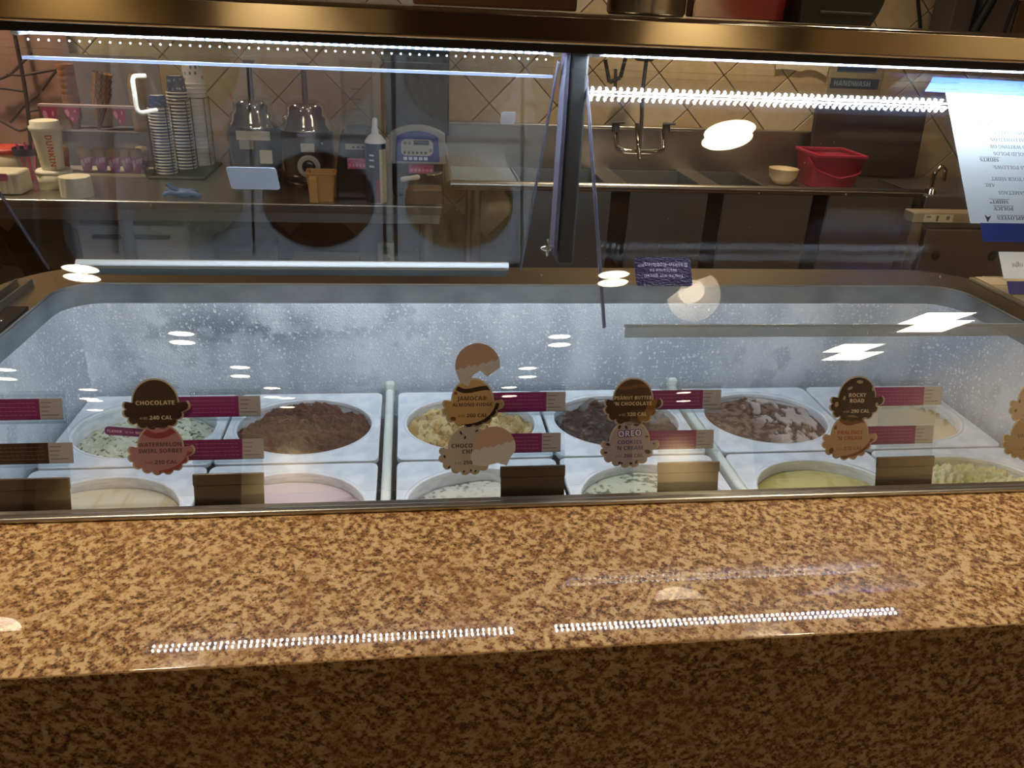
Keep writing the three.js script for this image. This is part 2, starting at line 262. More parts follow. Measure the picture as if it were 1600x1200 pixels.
const flavours = [
  // back row
  { level: -0.012, short: 'chip-flecked pale tub', name: 'pale green-white ice cream flecked with dark chips', rough: 0.6, fn: (x, z, r, k) => { const l = N(x, z, 30, k), f = N(x, z, 190, k, 2), e = N(x, z, 60, k + 2, 2); const sp = sstep(0.62, 0.7, f * 0.75 + e * 0.25); const g2 = sstep(0.56, 0.75, l); return [0.016 * (l - 0.5) + 0.006 * (N(x, z, 90, k, 2) - 0.5) - 0.012 * r * r, mix3(mix3(hex('#d0ceb6'), hex('#babf9c'), g2), hex('#2c3128'), 0.92 * sp)]; } },
  { level: -0.008, short: 'rough chocolate tub', name: 'rough scooped chocolate ice cream', rough: 0.75, fn: (x, z, r, k) => { const l = N(x, z, 22, k), rg = Math.abs(N(x * 0.6, z * 1.4, 85, k) - 0.5) * 2, f = N(x, z, 260, k, 3); const dip = sstep(0.055, 0.0, Math.hypot(x + 0.035, (z + 0.01) * 1.6)); return [0.03 * (l - 0.5) + 0.016 * rg + 0.007 * (f - 0.5) - 0.026 * dip, mix3(hex('#4d2f22'), hex('#82553c'), sstep(0.25, 0.75, f * 0.6 + rg * 0.5))]; } },
  { level: -0.012, short: 'golden coffee tub', name: 'golden coffee-coloured ice cream with flaky scoop marks', rough: 0.6, fn: (x, z, r, k) => { const l = N(x * 1.6, z * 0.7, 40, k), f = N(x, z, 170, k, 3), d = sstep(0.6, 0.66, N(x, z, 70, k + 4, 3)); return [0.018 * (l - 0.5) + 0.01 * Math.abs(f - 0.5) - 0.006 * d, mix3(mix3(hex('#b28c4e'), hex('#cfb27c'), sstep(0.35, 0.65, l)), hex('#6a4a22'), 0.6 * sstep(0.64, 0.7, f) + 0.35 * d)]; } },
  { level: -0.014, short: 'dark chocolate and peanut tub', name: 'very dark chocolate ice cream with a tan peanut ribbon', rough: 0.45, fn: (x, z, r, k) => { const w = N(x, z, 26, k), rib = sstep(0.03, 0.0, Math.abs(Math.sin(x * 26 + w * 9 + z * 18)) * 0.1 + 0.004), f = N(x, z, 150, k, 3), chunk = sstep(0.56, 0.64, N(x, z, 34, k + 6, 3)) * sstep(-0.01, -0.03, z); return [0.022 * (w - 0.5) + 0.006 * f + 0.006 * chunk, mix3(mix3(hex('#2c1c15'), hex('#4a3023'), sstep(0.4, 0.7, f)), mix3(hex('#8a6a52'), hex('#77716a'), chunk), 0.75 * Math.max(chunk, rib * sstep(0.45, 0.6, f)))]; } },
  { level: -0.01, short: 'marshmallow brown tub', name: 'brown ice cream with pale marshmallow patches and dark gaps', rough: 0.5, fn: (x, z, r, k) => { const w = N(x, z, 18, k), c = N(x * 1.5, z * 0.8, 44, k + 3, 3), m = sstep(0.47, 0.53, c) * sstep(-0.04, 0.02, x + 0.05 * (w - 0.5)), dk = sstep(0.03, 0.0, Math.abs(c - 0.47)), f = N(x, z, 120, k, 3); return [0.016 * (w - 0.5) + 0.005 * m + 0.003 * f, mix3(mix3(mix3(hex('#5b3e2e'), hex('#8f7058'), sstep(0.35, 0.68, f)), hex('#c9b8ac'), 0.9 * m), hex('#23140f'), 0.85 * dk)]; } },
  { level: -0.014, short: 'smooth cream tub with nut rim', name: 'smooth cream ice cream with nut crumbs along the rim', rough: 0.55, fn: (x, z, r, k) => { const w = N(x, z, 12, k), f = N(x, z, 140, k, 3), rim = sstep(0.84, 0.93, r) * sstep(0.52, 0.62, f) * sstep(0.02, -0.02, z); return [0.006 * (w - 0.5) + 0.008 * rim, mix3(mix3(hex('#dfc79f'), hex('#ebdabb'), w), mix3(hex('#b9954a'), hex('#51361d'), f), 0.85 * rim)]; } },
  // front row
  { level: -0.011, short: 'off-white vanilla tub', name: 'smooth off-white vanilla ice cream with faint tan streaks', rough: 0.5, fn: (x, z, r, k) => { const w = N(x, z, 10, k), s = sstep(0.52, 0.6, N(x * 2, z * 0.4, 24, k, 3)), l = sstep(0.012, 0.0, Math.abs(z + 0.05 + 0.02 * (N(x, z, 14, k + 1) - 0.5))); return [0.008 * (w - 0.5) - 0.002 * l, mix3(mix3(hex('#d3c9ac'), hex('#bfa776'), 0.6 * s), hex('#8d8471'), 0.5 * l)]; } },
  { level: -0.011, short: 'pale pink sherbet tub', name: 'pale pink sherbet with one crease', rough: 0.5, fn: (x, z, r, k) => { const w = N(x, z, 12, k), l = sstep(0.01, 0.0, Math.abs(z + 0.045 + 0.25 * x * x * 8 - 0.02 * w)); return [0.008 * (w - 0.5) - 0.003 * l, mix3(mix3(hex('#c9b0b6'), hex('#d6bfc2'), w), hex('#9b7f88'), 0.7 * l)]; } },
  { level: -0.018, short: 'ragged cream and crumb tub', name: 'cream ice cream with dark crumbs and a ragged scooped ridge', rough: 0.6, fn: (x, z, r, k) => { const w = N(x, z, 16, k), f = N(x, z, 170, k, 3), rim = sstep(0.72, 0.95, r) * sstep(0.02, -0.02, z), rag = sstep(-0.03, 0.01, z + 0.02 * (w - 0.5)), sp = sstep(0.6, 0.68, f) * (0.35 + 0.65 * Math.max(rim, rag)); return [0.012 * (w - 0.5) + rag * (0.02 + 0.02 * Math.abs(f - 0.5)), mix3(mix3(hex('#c6bfae'), hex('#dcd6c8'), w), hex('#33302a'), 0.85 * sp)]; } },
  { level: -0.011, short: 'greenish cookie crumb tub', name: 'greenish cream ice cream speckled with cookie crumbs', rough: 0.6, fn: (x, z, r, k) => { const w = N(x, z, 16, k), f = N(x, z, 150, k, 3), e = N(x, z, 40, k, 2), sp = sstep(0.56, 0.66, f * 0.6 + e * 0.4); return [0.012 * (w - 0.5), mix3(mix3(hex('#c9c8b4'), hex('#b9bca0'), w), hex('#3c3f33'), 0.85 * sp)]; } },
  { level: -0.014, short: 'yellow-green tub', name: 'smooth yellow-green ice cream', rough: 0.45, fn: (x, z, r, k) => { const w = N(x, z, 12, k), s = sstep(0.5, 0.62, N(x * 2, z, 26, k, 3)); return [0.008 * (w - 0.5), mix3(mix3(hex('#c2b87a'), hex('#b0a257'), s), hex('#d8c98d'), 0.4 * w)]; } },
  { level: 0.004, short: 'heaped lemon yellow tub', name: 'fluffy lemon yellow ice cream heaped above the rim', rough: 0.6, fn: (x, z, r, k) => { const w = N(x, z, 20, k), f = N(x, z, 90, k, 4), b = Math.abs(f - 0.5) * 2; return [0.05 * (w - 0.45) + 0.02 * b - 0.015 * r * r, mix3(hex('#cdbf74'), hex('#e9e2b4'), sstep(0.2, 0.8, w * 0.6 + b * 0.5))]; } },
];
flavours.forEach((f, i) => {
  const x = TX[i % 6] , z = TZ[Math.floor(i / 6)];
  single('tub_collar', 'white plastic collar around the ' + f.short, 'tub collar', merge([collarGeo.clone(), moved(lipGeo.clone(), 0, 0.003, 0)]), collarMat, [x, TY, z], null, 'white tub collars');
  const t = thing('ice_cream_tub', 'round tub of ' + f.name, 'ice cream tub', [x, TY, z], 'ice cream tubs in the freezer');
  part(t, 'tub_wall', wallGeo, tubMat);
  part(t, 'ice_cream', iceCream(f.fn, i * 3.7), std('#ffffff', f.rough, 0, { vertexColors: true }), [0, f.level, 0], null, f.name);
});

// ---------------------------------------------------------------- glass case above the freezer
const LEAN = 17 * Math.PI / 180;
{
  const t = thing('front_glass', 'large clear slanted glass pane over the tubs', 'glass pane', [0.38, 0.9275, -0.853]);
  const H = 0.53;
  part(t, 'glass_pane', moved(box(2.12, H, 0.004), 0, H / 2, 0), clear, null, [-LEAN, 0, 0]);
  part(t, 'inner_pane', moved(box(2.12, H - 0.02, 0.003), 0, H / 2 + 0.005, -0.009), clear, null, [-LEAN - 0.006, 0, 0]);
  { const d = []; for (let i = 0; i < 170; i++) { const q = new THREE.CircleGeometry(0.0003 + 0.0007 * rnd() * rnd(), 6); q.rotateZ(rnd() * 6); q.scale(1, 0.6 + rnd() * 1.4, 1); q.translate((rnd() - 0.42) * 1.5 - 0.1, 0.1 + rnd() * 0.42, 0.0024); d.push(q); } const k = part(t, 'dust_specks', merge(d), std('#c8cbd0', 0.8), null, [-LEAN, 0, 0]); k.userData.kind = 'stuff'; }
  // torn label remains on the pane
  const torn = (pts) => { const s = new THREE.Shape(); pts.forEach(([x, y], i) => i ? s.lineTo(x, y) : s.moveTo(x, y)); return s; };
  const tornTex = canvasTex(128, 128, (g, w, h) => {
    g.fillStyle = '#aeb0b2'; g.fillRect(0, 0, w, h); g.fillStyle = '#a2897c'; g.beginPath(); g.moveTo(0, 0); g.lineTo(w, 0); g.lineTo(w, 40);
    for (let i = 0; i < 16; i++) g.lineTo(w - i * 8, 42 + i * 2 + ((i * 37) % 11)); g.lineTo(0, 80); g.closePath(); g.fill();
    g.fillStyle = 'rgba(160,155,148,0.7)'; for (let i = 0; i < 40; i++) g.fillRect((i * 53) % 128, 60 + (i * 29) % 64, 6, 2);
  });
  const arc = (cx, cy, r, a0, a1, n) => [...Array(n + 1)].map((_, i) => { const a = a0 + (a1 - a0) * i / n; return [cx + r * Math.cos(a), cy + r * Math.sin(a)]; });
  const tm = std('#ffffff', 0.7, 0, { map: tornTex });
  const a1 = torn([...arc(0, 0, 0.028, -0.1, Math.PI + 0.3, 20), [-0.022, -0.02], [-0.012, -0.026], [-0.006, -0.012], [0.003, -0.006], [0.012, -0.014], [0.02, -0.008]]);
  const a2 = torn([...arc(0, 0, 0.027, -0.2, Math.PI, 20), [-0.03, -0.012], [-0.026, -0.022], [-0.012, -0.024], [0.004, -0.02], [0.016, -0.024], [0.02, -0.014]]);
  for (const [s, u, v] of [[a1, 0.082 - 0.38, 0.166], [a2, 0.103 - 0.38, 0.062]]) { const g = printed(s, 0.0004); g.translate(u, v + 0.008, 0.0024); part(t, 'torn_sticker', g, tm, null, [-LEAN, 0, 0], 'torn peach and white sticker remnant'); }
}
{
  const t = thing('top_shelf_beam', 'brushed stainless beam along the top of the glass case', 'shelf', [0.3, 1.46, -1.0]);
  part(t, 'steel_shelf', metric(rbox(2.6, 0.034, 0.27, 0.005)), beamSteel, [0, 0.017, -0.135]);
  part(t, 'black_channel', box(2.6, 0.0085, 0.03), black, [0, -0.0045, -0.022]);
  part(t, 'rear_channel', box(2.6, 0.014, 0.02), charcoal, [0, -0.0075, -0.25]);
}
{
  for (const [x, l] of [[-0.79, 'closed'], [1.53, 'tilted']]) single('support_post', 'square steel post carrying the beam end past the ' + l + ' flap', 'post', rbox(0.03, 0.457, 0.03, 0.004), steel, [x, 1.23, -1.22]);
  const t = thing('hanging_post', 'dark grey post hanging between the two glass flaps', 'post', [0.2445, 1.132, -1.22]);
  part(t, 'post_bar', rbox(0.026, 0.316, 0.03, 0.005, 3), charcoal, [0, 0.158, 0]);
  part(t, 'clear_strip', rbox(0.006, 0.30, 0.04, 0.001), edgeMat, [-0.018, 0.165, -0.004]);
  part(t, 'thumb_screw', merge([moved(new THREE.SphereGeometry(1, 20, 12).scale(0.011, 0.005, 0.005), -0.03, 0.025, 0.01), moved(new THREE.SphereGeometry(1, 16, 12).scale(0.003, 0.014, 0.004), -0.03, 0.026, 0.012), bar([-0.03, 0.025, 0.008], [-0.016, 0.025, 0.004], 0.003)]), chrome);
}
function ledLamp(x0, x1, label, hang) {
  const L = x1 - x0, t = thing('led_strip_light', label, 'lamp', [(x0 + x1) / 2, 1.446, -1.19], 'cool white light strips under the beam');
  part(t, 'housing', rbox(L, 0.012, 0.026, 0.003), alu, [0, 0.003, 0]);
  const n = Math.round(L / 0.0112), d = [];
  for (let i = 0; i < n; i++) for (const r of [-0.0058, 0.0058]) d.push(moved(cyl(0.0026, 0.0026, 0.003, 6), -L / 2 + 0.012 + i * (L - 0.024) / (n - 1), -0.0045, r));
  const k = part(t, 'diodes', merge(d), ledEm, null, null, 'two rows of bright diodes'); k.userData.kind = 'stuff';
  part(t, 'front_lens', rbox(L, 0.004, 0.003, 0.001), lensEdgeEm, [0, -0.004, 0.0145]);
  for (const s of [-1, 1]) part(t, 'end_cap', rbox(0.012, 0.016, 0.03, 0.003), white, [s * (L / 2 + 0.004), 0, 0]);
  if (hang) {
    part(t, 'clear_cover', moved(box(L, 0.026, 0.002), 0, -0.019, 0.016), acrylic);
    part(t, 'cover_edge_glow', rbox(L, 0.004, 0.006, 0.001), lensEdgeEm, [0, -0.034, 0.016]);  // emission stands for LED light caught in the clear cover's lower edge
    const m = Math.round(L / 0.0125), q = []; for (let i = 0; i < m; i++) q.push(moved(new THREE.SphereGeometry(0.0013, 6, 4), -L / 2 + 0.01 + i * (L - 0.02) / (m - 1), -0.0125, 0.0135));
    const b = part(t, 'front_diodes', merge(q), std('#ffffff', 0.4, 0, { emissive: COOL.clone(), emissiveIntensity: 6 })); b.userData.kind = 'stuff';
  }
  const r = new THREE.RectAreaLight(COOL, LED_NITS, L - 0.02, 0.003); r.position.set((x0 + x1) / 2, 1.4375, -1.192); r.rotation.x = -Math.PI / 2 + 0.87;r.name = 'led_strip_glow'; scene.add(r);
}
ledLamp(-0.49, 0.2, 'bluish LED light strip with hanging clear cover above the closed flap', true);
ledLamp(0.265, 1.0, 'bluish LED light strip without cover above the tilted flap', false);

// rear flaps
{
  const y0 = 1.43, z0 = -1.215, y1 = 1.028, z1 = -1.5, L = Math.hypot(y0 - y1, z0 - z1), ang = Math.atan2(z0 - z1, y0 - y1), X0 = -0.655, X1 = 0.215, W = X1 - X0;
  const t = thing('closed_acrylic_flap', 'clear acrylic rear flap closed onto the steel rim', 'flap', [(X0 + X1) / 2, y0, z0]); t.rotation.x = ang;      // its bottom swings away to the staff side
  part(t, 'flap_pane', moved(box(W, L, 0.004), 0, -L / 2, 0), clear);
  for (const s of [-1, 1]) part(t, 'pane_edge', moved(rbox(0.004, L, 0.005, 0.001), s * W / 2, -L / 2, 0), edgeMat);
  const bb = part(t, 'bottom_bar', moved(rbox(0.79, 0.026, 0.012, 0.004, 3), 0.015, -L + 0.006, 0.004), std('#666d6f', 0.3, 0.7), null, null, 'dark grey aluminium bottom bar');
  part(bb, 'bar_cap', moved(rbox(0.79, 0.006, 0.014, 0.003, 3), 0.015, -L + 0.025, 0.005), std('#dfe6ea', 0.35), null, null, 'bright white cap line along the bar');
  part(bb, 'bar_trim', moved(rbox(0.79, 0.003, 0.014, 0.001, 2), 0.015, -L + 0.0175, 0.004), std('#c9c2ab', 0.4));
  part(t, 'handle', tube([[0.014, 0, -0.008], [0.003, 0, 0.004], [0, -0.006, 0.005], [0, -0.024, 0.005], [0, -0.042, 0.005], [0.004, -0.048, 0.004], [0.016, -0.048, -0.03]], 0.0032, 10, 60), std('#9d937f', 0.6), [-0.157, -0.047, 0.006], [-ang, 0, 0], 'small cream plastic pull handle');
  part(t, 'card_sticker', printed(rrect(0.078, 0.05, 0.006), 0.0006).translate(-0.03, -0.247, 0.0022), std('#c5d2e6', 0.5), null, null, 'blank white back of a sticker with LED blue put into its colour');  // white card; the blue of the LED light is put into its colour
  part(t, 'tape_residue', printed(rrect(0.022, 0.024, 0.003), 0.0003).translate(0.372, -0.105, 0.0022), std('#d8dbe2', 0.8, 0, { transparent: true, opacity: 0.35 }), null, null, 'torn bit of clear tape');
}
{
  const y0 = 1.43, z0 = -1.24, y1 = 1.113, z1 = -0.981, L = Math.hypot(y0 - y1, z0 - z1), ang = -Math.atan2(z1 - z0, y0 - y1), X0 = 0.2585, X1 = 1.12, W = X1 - X0, cx = (X0 + X1) / 2;
  const t = thing('open_acrylic_flap', 'clear acrylic rear flap tilted toward the customer glass', 'flap', [cx, y0, z0]); t.rotation.x = ang;
  part(t, 'flap_pane', moved(box(W, L, 0.004), 0, -L / 2, 0), clear);
  for (const s of [-1, 1]) part(t, 'pane_edge', moved(rbox(0.004, L, 0.007, 0.001), s * W / 2, -L / 2, 0), edgeMat);
  part(t, 'grip_lip', merge([moved(rbox(W - 0.03, 0.018, 0.003, 0.001), 0.012, -L - 0.006, 0.004, 0.5), moved(rbox(W - 0.03, 0.004, 0.006, 0.0015), 0.012, -L + 0.002, 0.002)]), phys({ color: '#d9dedd', transmission: 0.75, thickness: 0, roughness: 0.12 }), null, null, 'clear bent grip along the lower edge');
  const u = x => x - cx, v = y => -(y0 - y) / (y0 - y1) * L;
  const sticker = canvasTex(512, 280, (g, w, h) => {
    g.fillStyle = '#2c2560'; g.fillRect(0, 0, w, h); g.translate(w, h); g.rotate(Math.PI); g.fillStyle = '#cfc7e8'; g.textAlign = 'center'; g.font = 'bold 44px sans-serif';
    g.fillText('You\u2019re our guest!', w / 2, 112); g.fillText('Welcome to', w / 2, 168); g.font = 'bold 54px sans-serif'; g.fillText('Baskin-Robbins!\u2122', w / 2, 226);
  });
  const bump = dataTex(128, 128, (a, b) => { const n = fbm(a * 32, b * 32, 3, 32); return [n, n, n]; }, false);
  part(t, 'welcome_sticker', printed(rrect(0.08, 0.0425, 0.005), 0.0005).translate(u(0.347), v(1.175), 0.0022), std('#ffffff', 0.3, 0, { map: sticker, bumpMap: bump, bumpScale: 0.0012 }), null, null, 'purple sticker with upside-down welcome lettering');
  const policy = canvasTex(1024, 1024, (g, w, h) => {
    g.fillStyle = '#e9eef0'; g.fillRect(0, 0, w, h); g.translate(w, h); g.rotate(Math.PI); g.fillStyle = '#23262a'; g.textAlign = 'right';
    const lines = [[945, 55, 'EMPLOYEES', 1], [955, 125, 'POLICY', 1], [975, 175, 'SHIRT*', 1], [900, 245, 'HATS, NAMETAGS', 0], [985, 300, 'ARE', 0], [930, 350, 'ON YOUR SHIRT', 0], [905, 440, 'AS FOLLOWS:', 0], [985, 495, 'SHIRTS', 1], [880, 545, 'ANY SOLID POLOS', 0], [895, 600, 'NO WRITING OR', 0], [885, 655, 'IS ALLOWED ON', 0], [850, 710, 'CAN HAVE LONG SLEEVE', 0], [960, 760, 'SLEEVE', 0], [955, 805, 'PANTS', 1], [850, 850, 'JEANS OR KHAKIS ONLY,', 0], [885, 895, 'LEGGINGS, JEGGINGS, OR', 0], [955, 940, 'GEAR', 0], [945, 985, 'SHORTS', 0]];
    for (const [x, y, s, b] of lines) { g.font = (b ? 'bold ' : '') + '36px serif'; g.fillText(s, x - 110, y); if (b) g.fillRect(x - 110 - s.length * 24, y + 6, s.length * 24, 3); }
    g.beginPath(); g.moveTo(870, 60); g.lineTo(905, 8); g.lineTo(918, 66); g.lineTo(896, 46); g.closePath(); g.fill();
  });
  const ps = t2 => t2;
  part(t, 'policy_sheet', printed(rrect(0.24, 0.222, 0.001), 0.0005).translate(u(0.822 + 0.12), v(1.322), 0.0026), std('#ffffff', 0.7, 0, { map: ps(policy) }), null, [0, 0, 0.05][0] === undefined ? null : null, 'white sheet of dress rules taped upside down');
  const blue = std('#152f80', 0.6);
  const tapeShape = new THREE.Shape(); tapeShape.moveTo(0, 0); tapeShape.lineTo(0.27, -0.004); tapeShape.lineTo(0.27, 0.022); tapeShape.lineTo(0.018, 0.026); tapeShape.lineTo(0.012, 0.016); tapeShape.lineTo(0.006, 0.008);
  part(t, 'blue_tape', extrude(tapeShape, 0.0006), blue, [u(0.787), v(1.408) - 0.004, 0.003]);
  part(t, 'blue_tape', extrude(rrect(0.24, 0.03, 0.001), 0.0006), blue, [u(0.957), v(1.227) - 0.003, 0.0032]);
  part(t, 'note_card', printed(rrect(0.22, 0.042, 0.001), 0.0005).translate(u(0.968), v(1.185), 0.0026), std('#ffffff', 0.7, 0, { map: canvasTex(512, 96, (g, w, h) => { g.fillStyle = '#dfe3e2'; g.fillRect(0, 0, w, h); g.translate(w, h); g.rotate(Math.PI); g.fillStyle = '#333'; g.font = '20px sans-serif'; g.fillText('right', 430, 55); }) }), null, null, 'small white note card');
  part(t, 'note_card_edge', extrude(rrect(0.22, 0.02, 0.001), 0.0005), std('#2b2668', 0.6), [u(0.972), v(1.158), 0.0024]);
}
for (const [x, label] of [[-0.7, 'clear end glass beside the closed flap'], [1.46, 'clear end glass beyond the tilted flap']]) {
  const s = new THREE.Shape(); s.moveTo(0.88, 1.002); s.lineTo(1.5, 1.002); s.lineTo(1.27, 1.42); s.lineTo(1.01, 1.42); s.closePath();
  const g = extrude(s, 0.005); g.rotateY(Math.PI / 2); // depth runs to -z
  single('end_glass', label, 'glass pane', g, clear, [x, 0, 0]);
}

// ---------------------------------------------------------------- flavour tags and their holders
const GX = -LEAN;
const holderSpots = [[-0.46, 'pinkish strip and a dark brown strip'], [-0.229, 'chocolate and watermelon tags'], [0.1575, 'almond fudge tags'], [0.37, 'peanut butter and cookies tags'], [0.6845, 'rocky road and pralines tags'], [0.965, 'cookie and vanilla tags']];
const plateMat = std('#746c60', 0.34, 1);
const hGeo = {
  sheet: moved(box(0.085, 0.112, 0.002), 0, 0.054, 0),
  lip: r => merge([moved(box(0.085, 0.002, 0.006), 0, r, 0.003), moved(box(0.085, 0.006, 0.0012), 0, r + 0.003, 0.006)]),
  rod: moved(cyl(0.004, 0.004, 0.085, 16), 0, 0, 0, 0, 0, Math.PI / 2),
};
const plateShape = rrect(0.085, 0.05, 0.004);
let holder0;
holderSpots.forEach(([x, what], i) => {
  const label = 'clear acrylic tag holder with steel foot carrying the ' + what, pos = [x, 0.945, -0.895];
  if (holder0) { dup(holder0, pos, label).rotation.x = GX; return; }
  const t = holder0 = thing('tag_holder', label, 'tag holder', pos, 'tag holders behind the glass'); t.rotation.x = GX;
  part(t, 'acrylic_sheet', hGeo.sheet, acrylic);
  part(t, 'tag_lip', hGeo.lip(0.076), acrylic); part(t, 'tag_lip', hGeo.lip(0.022), acrylic);
  part(t, 'top_bend', moved(hGeo.rod.clone(), 0, 0.11, -0.002), acrylic);
  part(t, 'steel_foot', merge([extrude(rrect(0.085, 0.034, 0.002), 0.001).translate(0, -0.02, 0.004), moved(rbox(0.087, 0.016, 0.004, 0.003), 0, 0.0, 0.005)]), plateMat, null, null, 'dark reflecting steel foot plate');
});
function scoopShape(s = 1) {
  const p = new THREE.Shape(), R = 0.026 * s; p.moveTo(R, 0);
  const a = [], n = 26; for (let i = 0; i <= n; i++) { const t = Math.PI * i / n; a.push([R * Math.cos(t), R * 1.08 * Math.sin(t)]); }
  a.forEach(([x, y], i) => i ? p.lineTo(x, y) : p.moveTo(x, y));
  // scalloped skirt
  const c = [[-0.031, -0.003, 0.0055], [-0.0315, -0.012, 0.0055], [-0.026, -0.02, 0.006], [-0.016, -0.025, 0.006], [-0.005, -0.0275, 0.006], [0.007, -0.027, 0.006], [0.0175, -0.0225, 0.006], [0.025, -0.015, 0.0055], [0.032, -0.004, 0.0065]];
  for (const [x, y, r] of c) { const th = Math.atan2(y, x); for (let k = -4; k <= 4; k++) { const q = th + k / 4 * 1.15; const px = x * s + r * s * Math.cos(q), py = y * s + r * s * Math.sin(q); p.lineTo(px, py); } }
  p.closePath(); return p;
}
const scoopG = (() => { const s = scoopShape(); return printed(s, 0.0008, 4); })();
const scoopEdgeG = (() => { const g = printed(scoopShape(1.07), 0.0006, 4); g.translate(0, 0.0002, -0.0006); return g; })();
const stripTex = (col, mixc) => canvasTex(512, 128, (g, w, h) => {
  g.fillStyle = col; g.fillRect(0, 0, w, h); g.fillStyle = '#b6b6ba'; g.fillRect(w * 0.75, 0, w * 0.25, h);
  g.fillStyle = mixc; for (let r = 0; r < 4; r++) { let x = 24 + r * 3; while (x < 350) { const l = 8 + ((x * 7 + r * 31) % 26); g.fillRect(x, 24 + r * 24, l, 5); x += l + 6; } }
  g.fillStyle = '#8b5d84'; for (let r = 0; r < 3; r++) g.fillRect(w * 0.765, 22 + r * 26, 60 - r * 9, 5); g.fillStyle = '#5b5558'; g.fillRect(w * 0.765, 98, 96, 4);
});
const strips = [['#8d2473', '#b765a3'], ['#86286c', '#b868a0'], ['#3a241c', '#7d5f50']].map(a => std('#ffffff', 0.45, 0, { map: stripTex(...a) }));
function scoopTex(bg, ink, lines, cal, deco) {
  return canvasTex(320, 280, (g, w, h) => {
    g.fillStyle = bg; g.fillRect(0, 0, w, h); if (deco) deco(g, w, h);
    g.fillStyle = ink; g.textAlign = 'center'; const n = lines.length, y0 = 0.5 * h - (n - 1) * 18;
    lines.forEach((s, i) => { let f = 34; g.font = `bold ${f}px sans-serif`; while (g.measureText(s).width > w * 0.7 && f > 14) { f -= 1; g.font = `bold ${f}px sans-serif`; } g.fillText(s, w * 0.49, y0 + i * 36); });
    g.textAlign = 'left'; g.font = '18px sans-serif'; g.fillText('4 OZ.', w * 0.24, h * 0.79); g.font = 'bold 31px sans-serif'; g.fillText(cal, w * 0.385, h * 0.795);
  });
}
const blobs = (list, col) => (g, w, h) => { g.fillStyle = col; for (const [x, y, a, b, r] of list) { g.save(); g.translate(x * w, y * h); g.rotate(r); g.beginPath(); g.ellipse(0, 0, a, b, 0, 0, 7); g.fill(); g.restore(); } };
const swoosh = (cols) => (g, w, h) => { cols.forEach(([c, lw, pts]) => { g.strokeStyle = c; g.lineWidth = lw; g.beginPath(); g.moveTo(pts[0] * w, pts[1] * h); g.bezierCurveTo(pts[2] * w, pts[3] * h, pts[4] * w, pts[5] * h, pts[6] * w, pts[7] * h); g.stroke(); }); };
const both = (...f) => (g, w, h) => f.forEach(k => k(g, w, h));
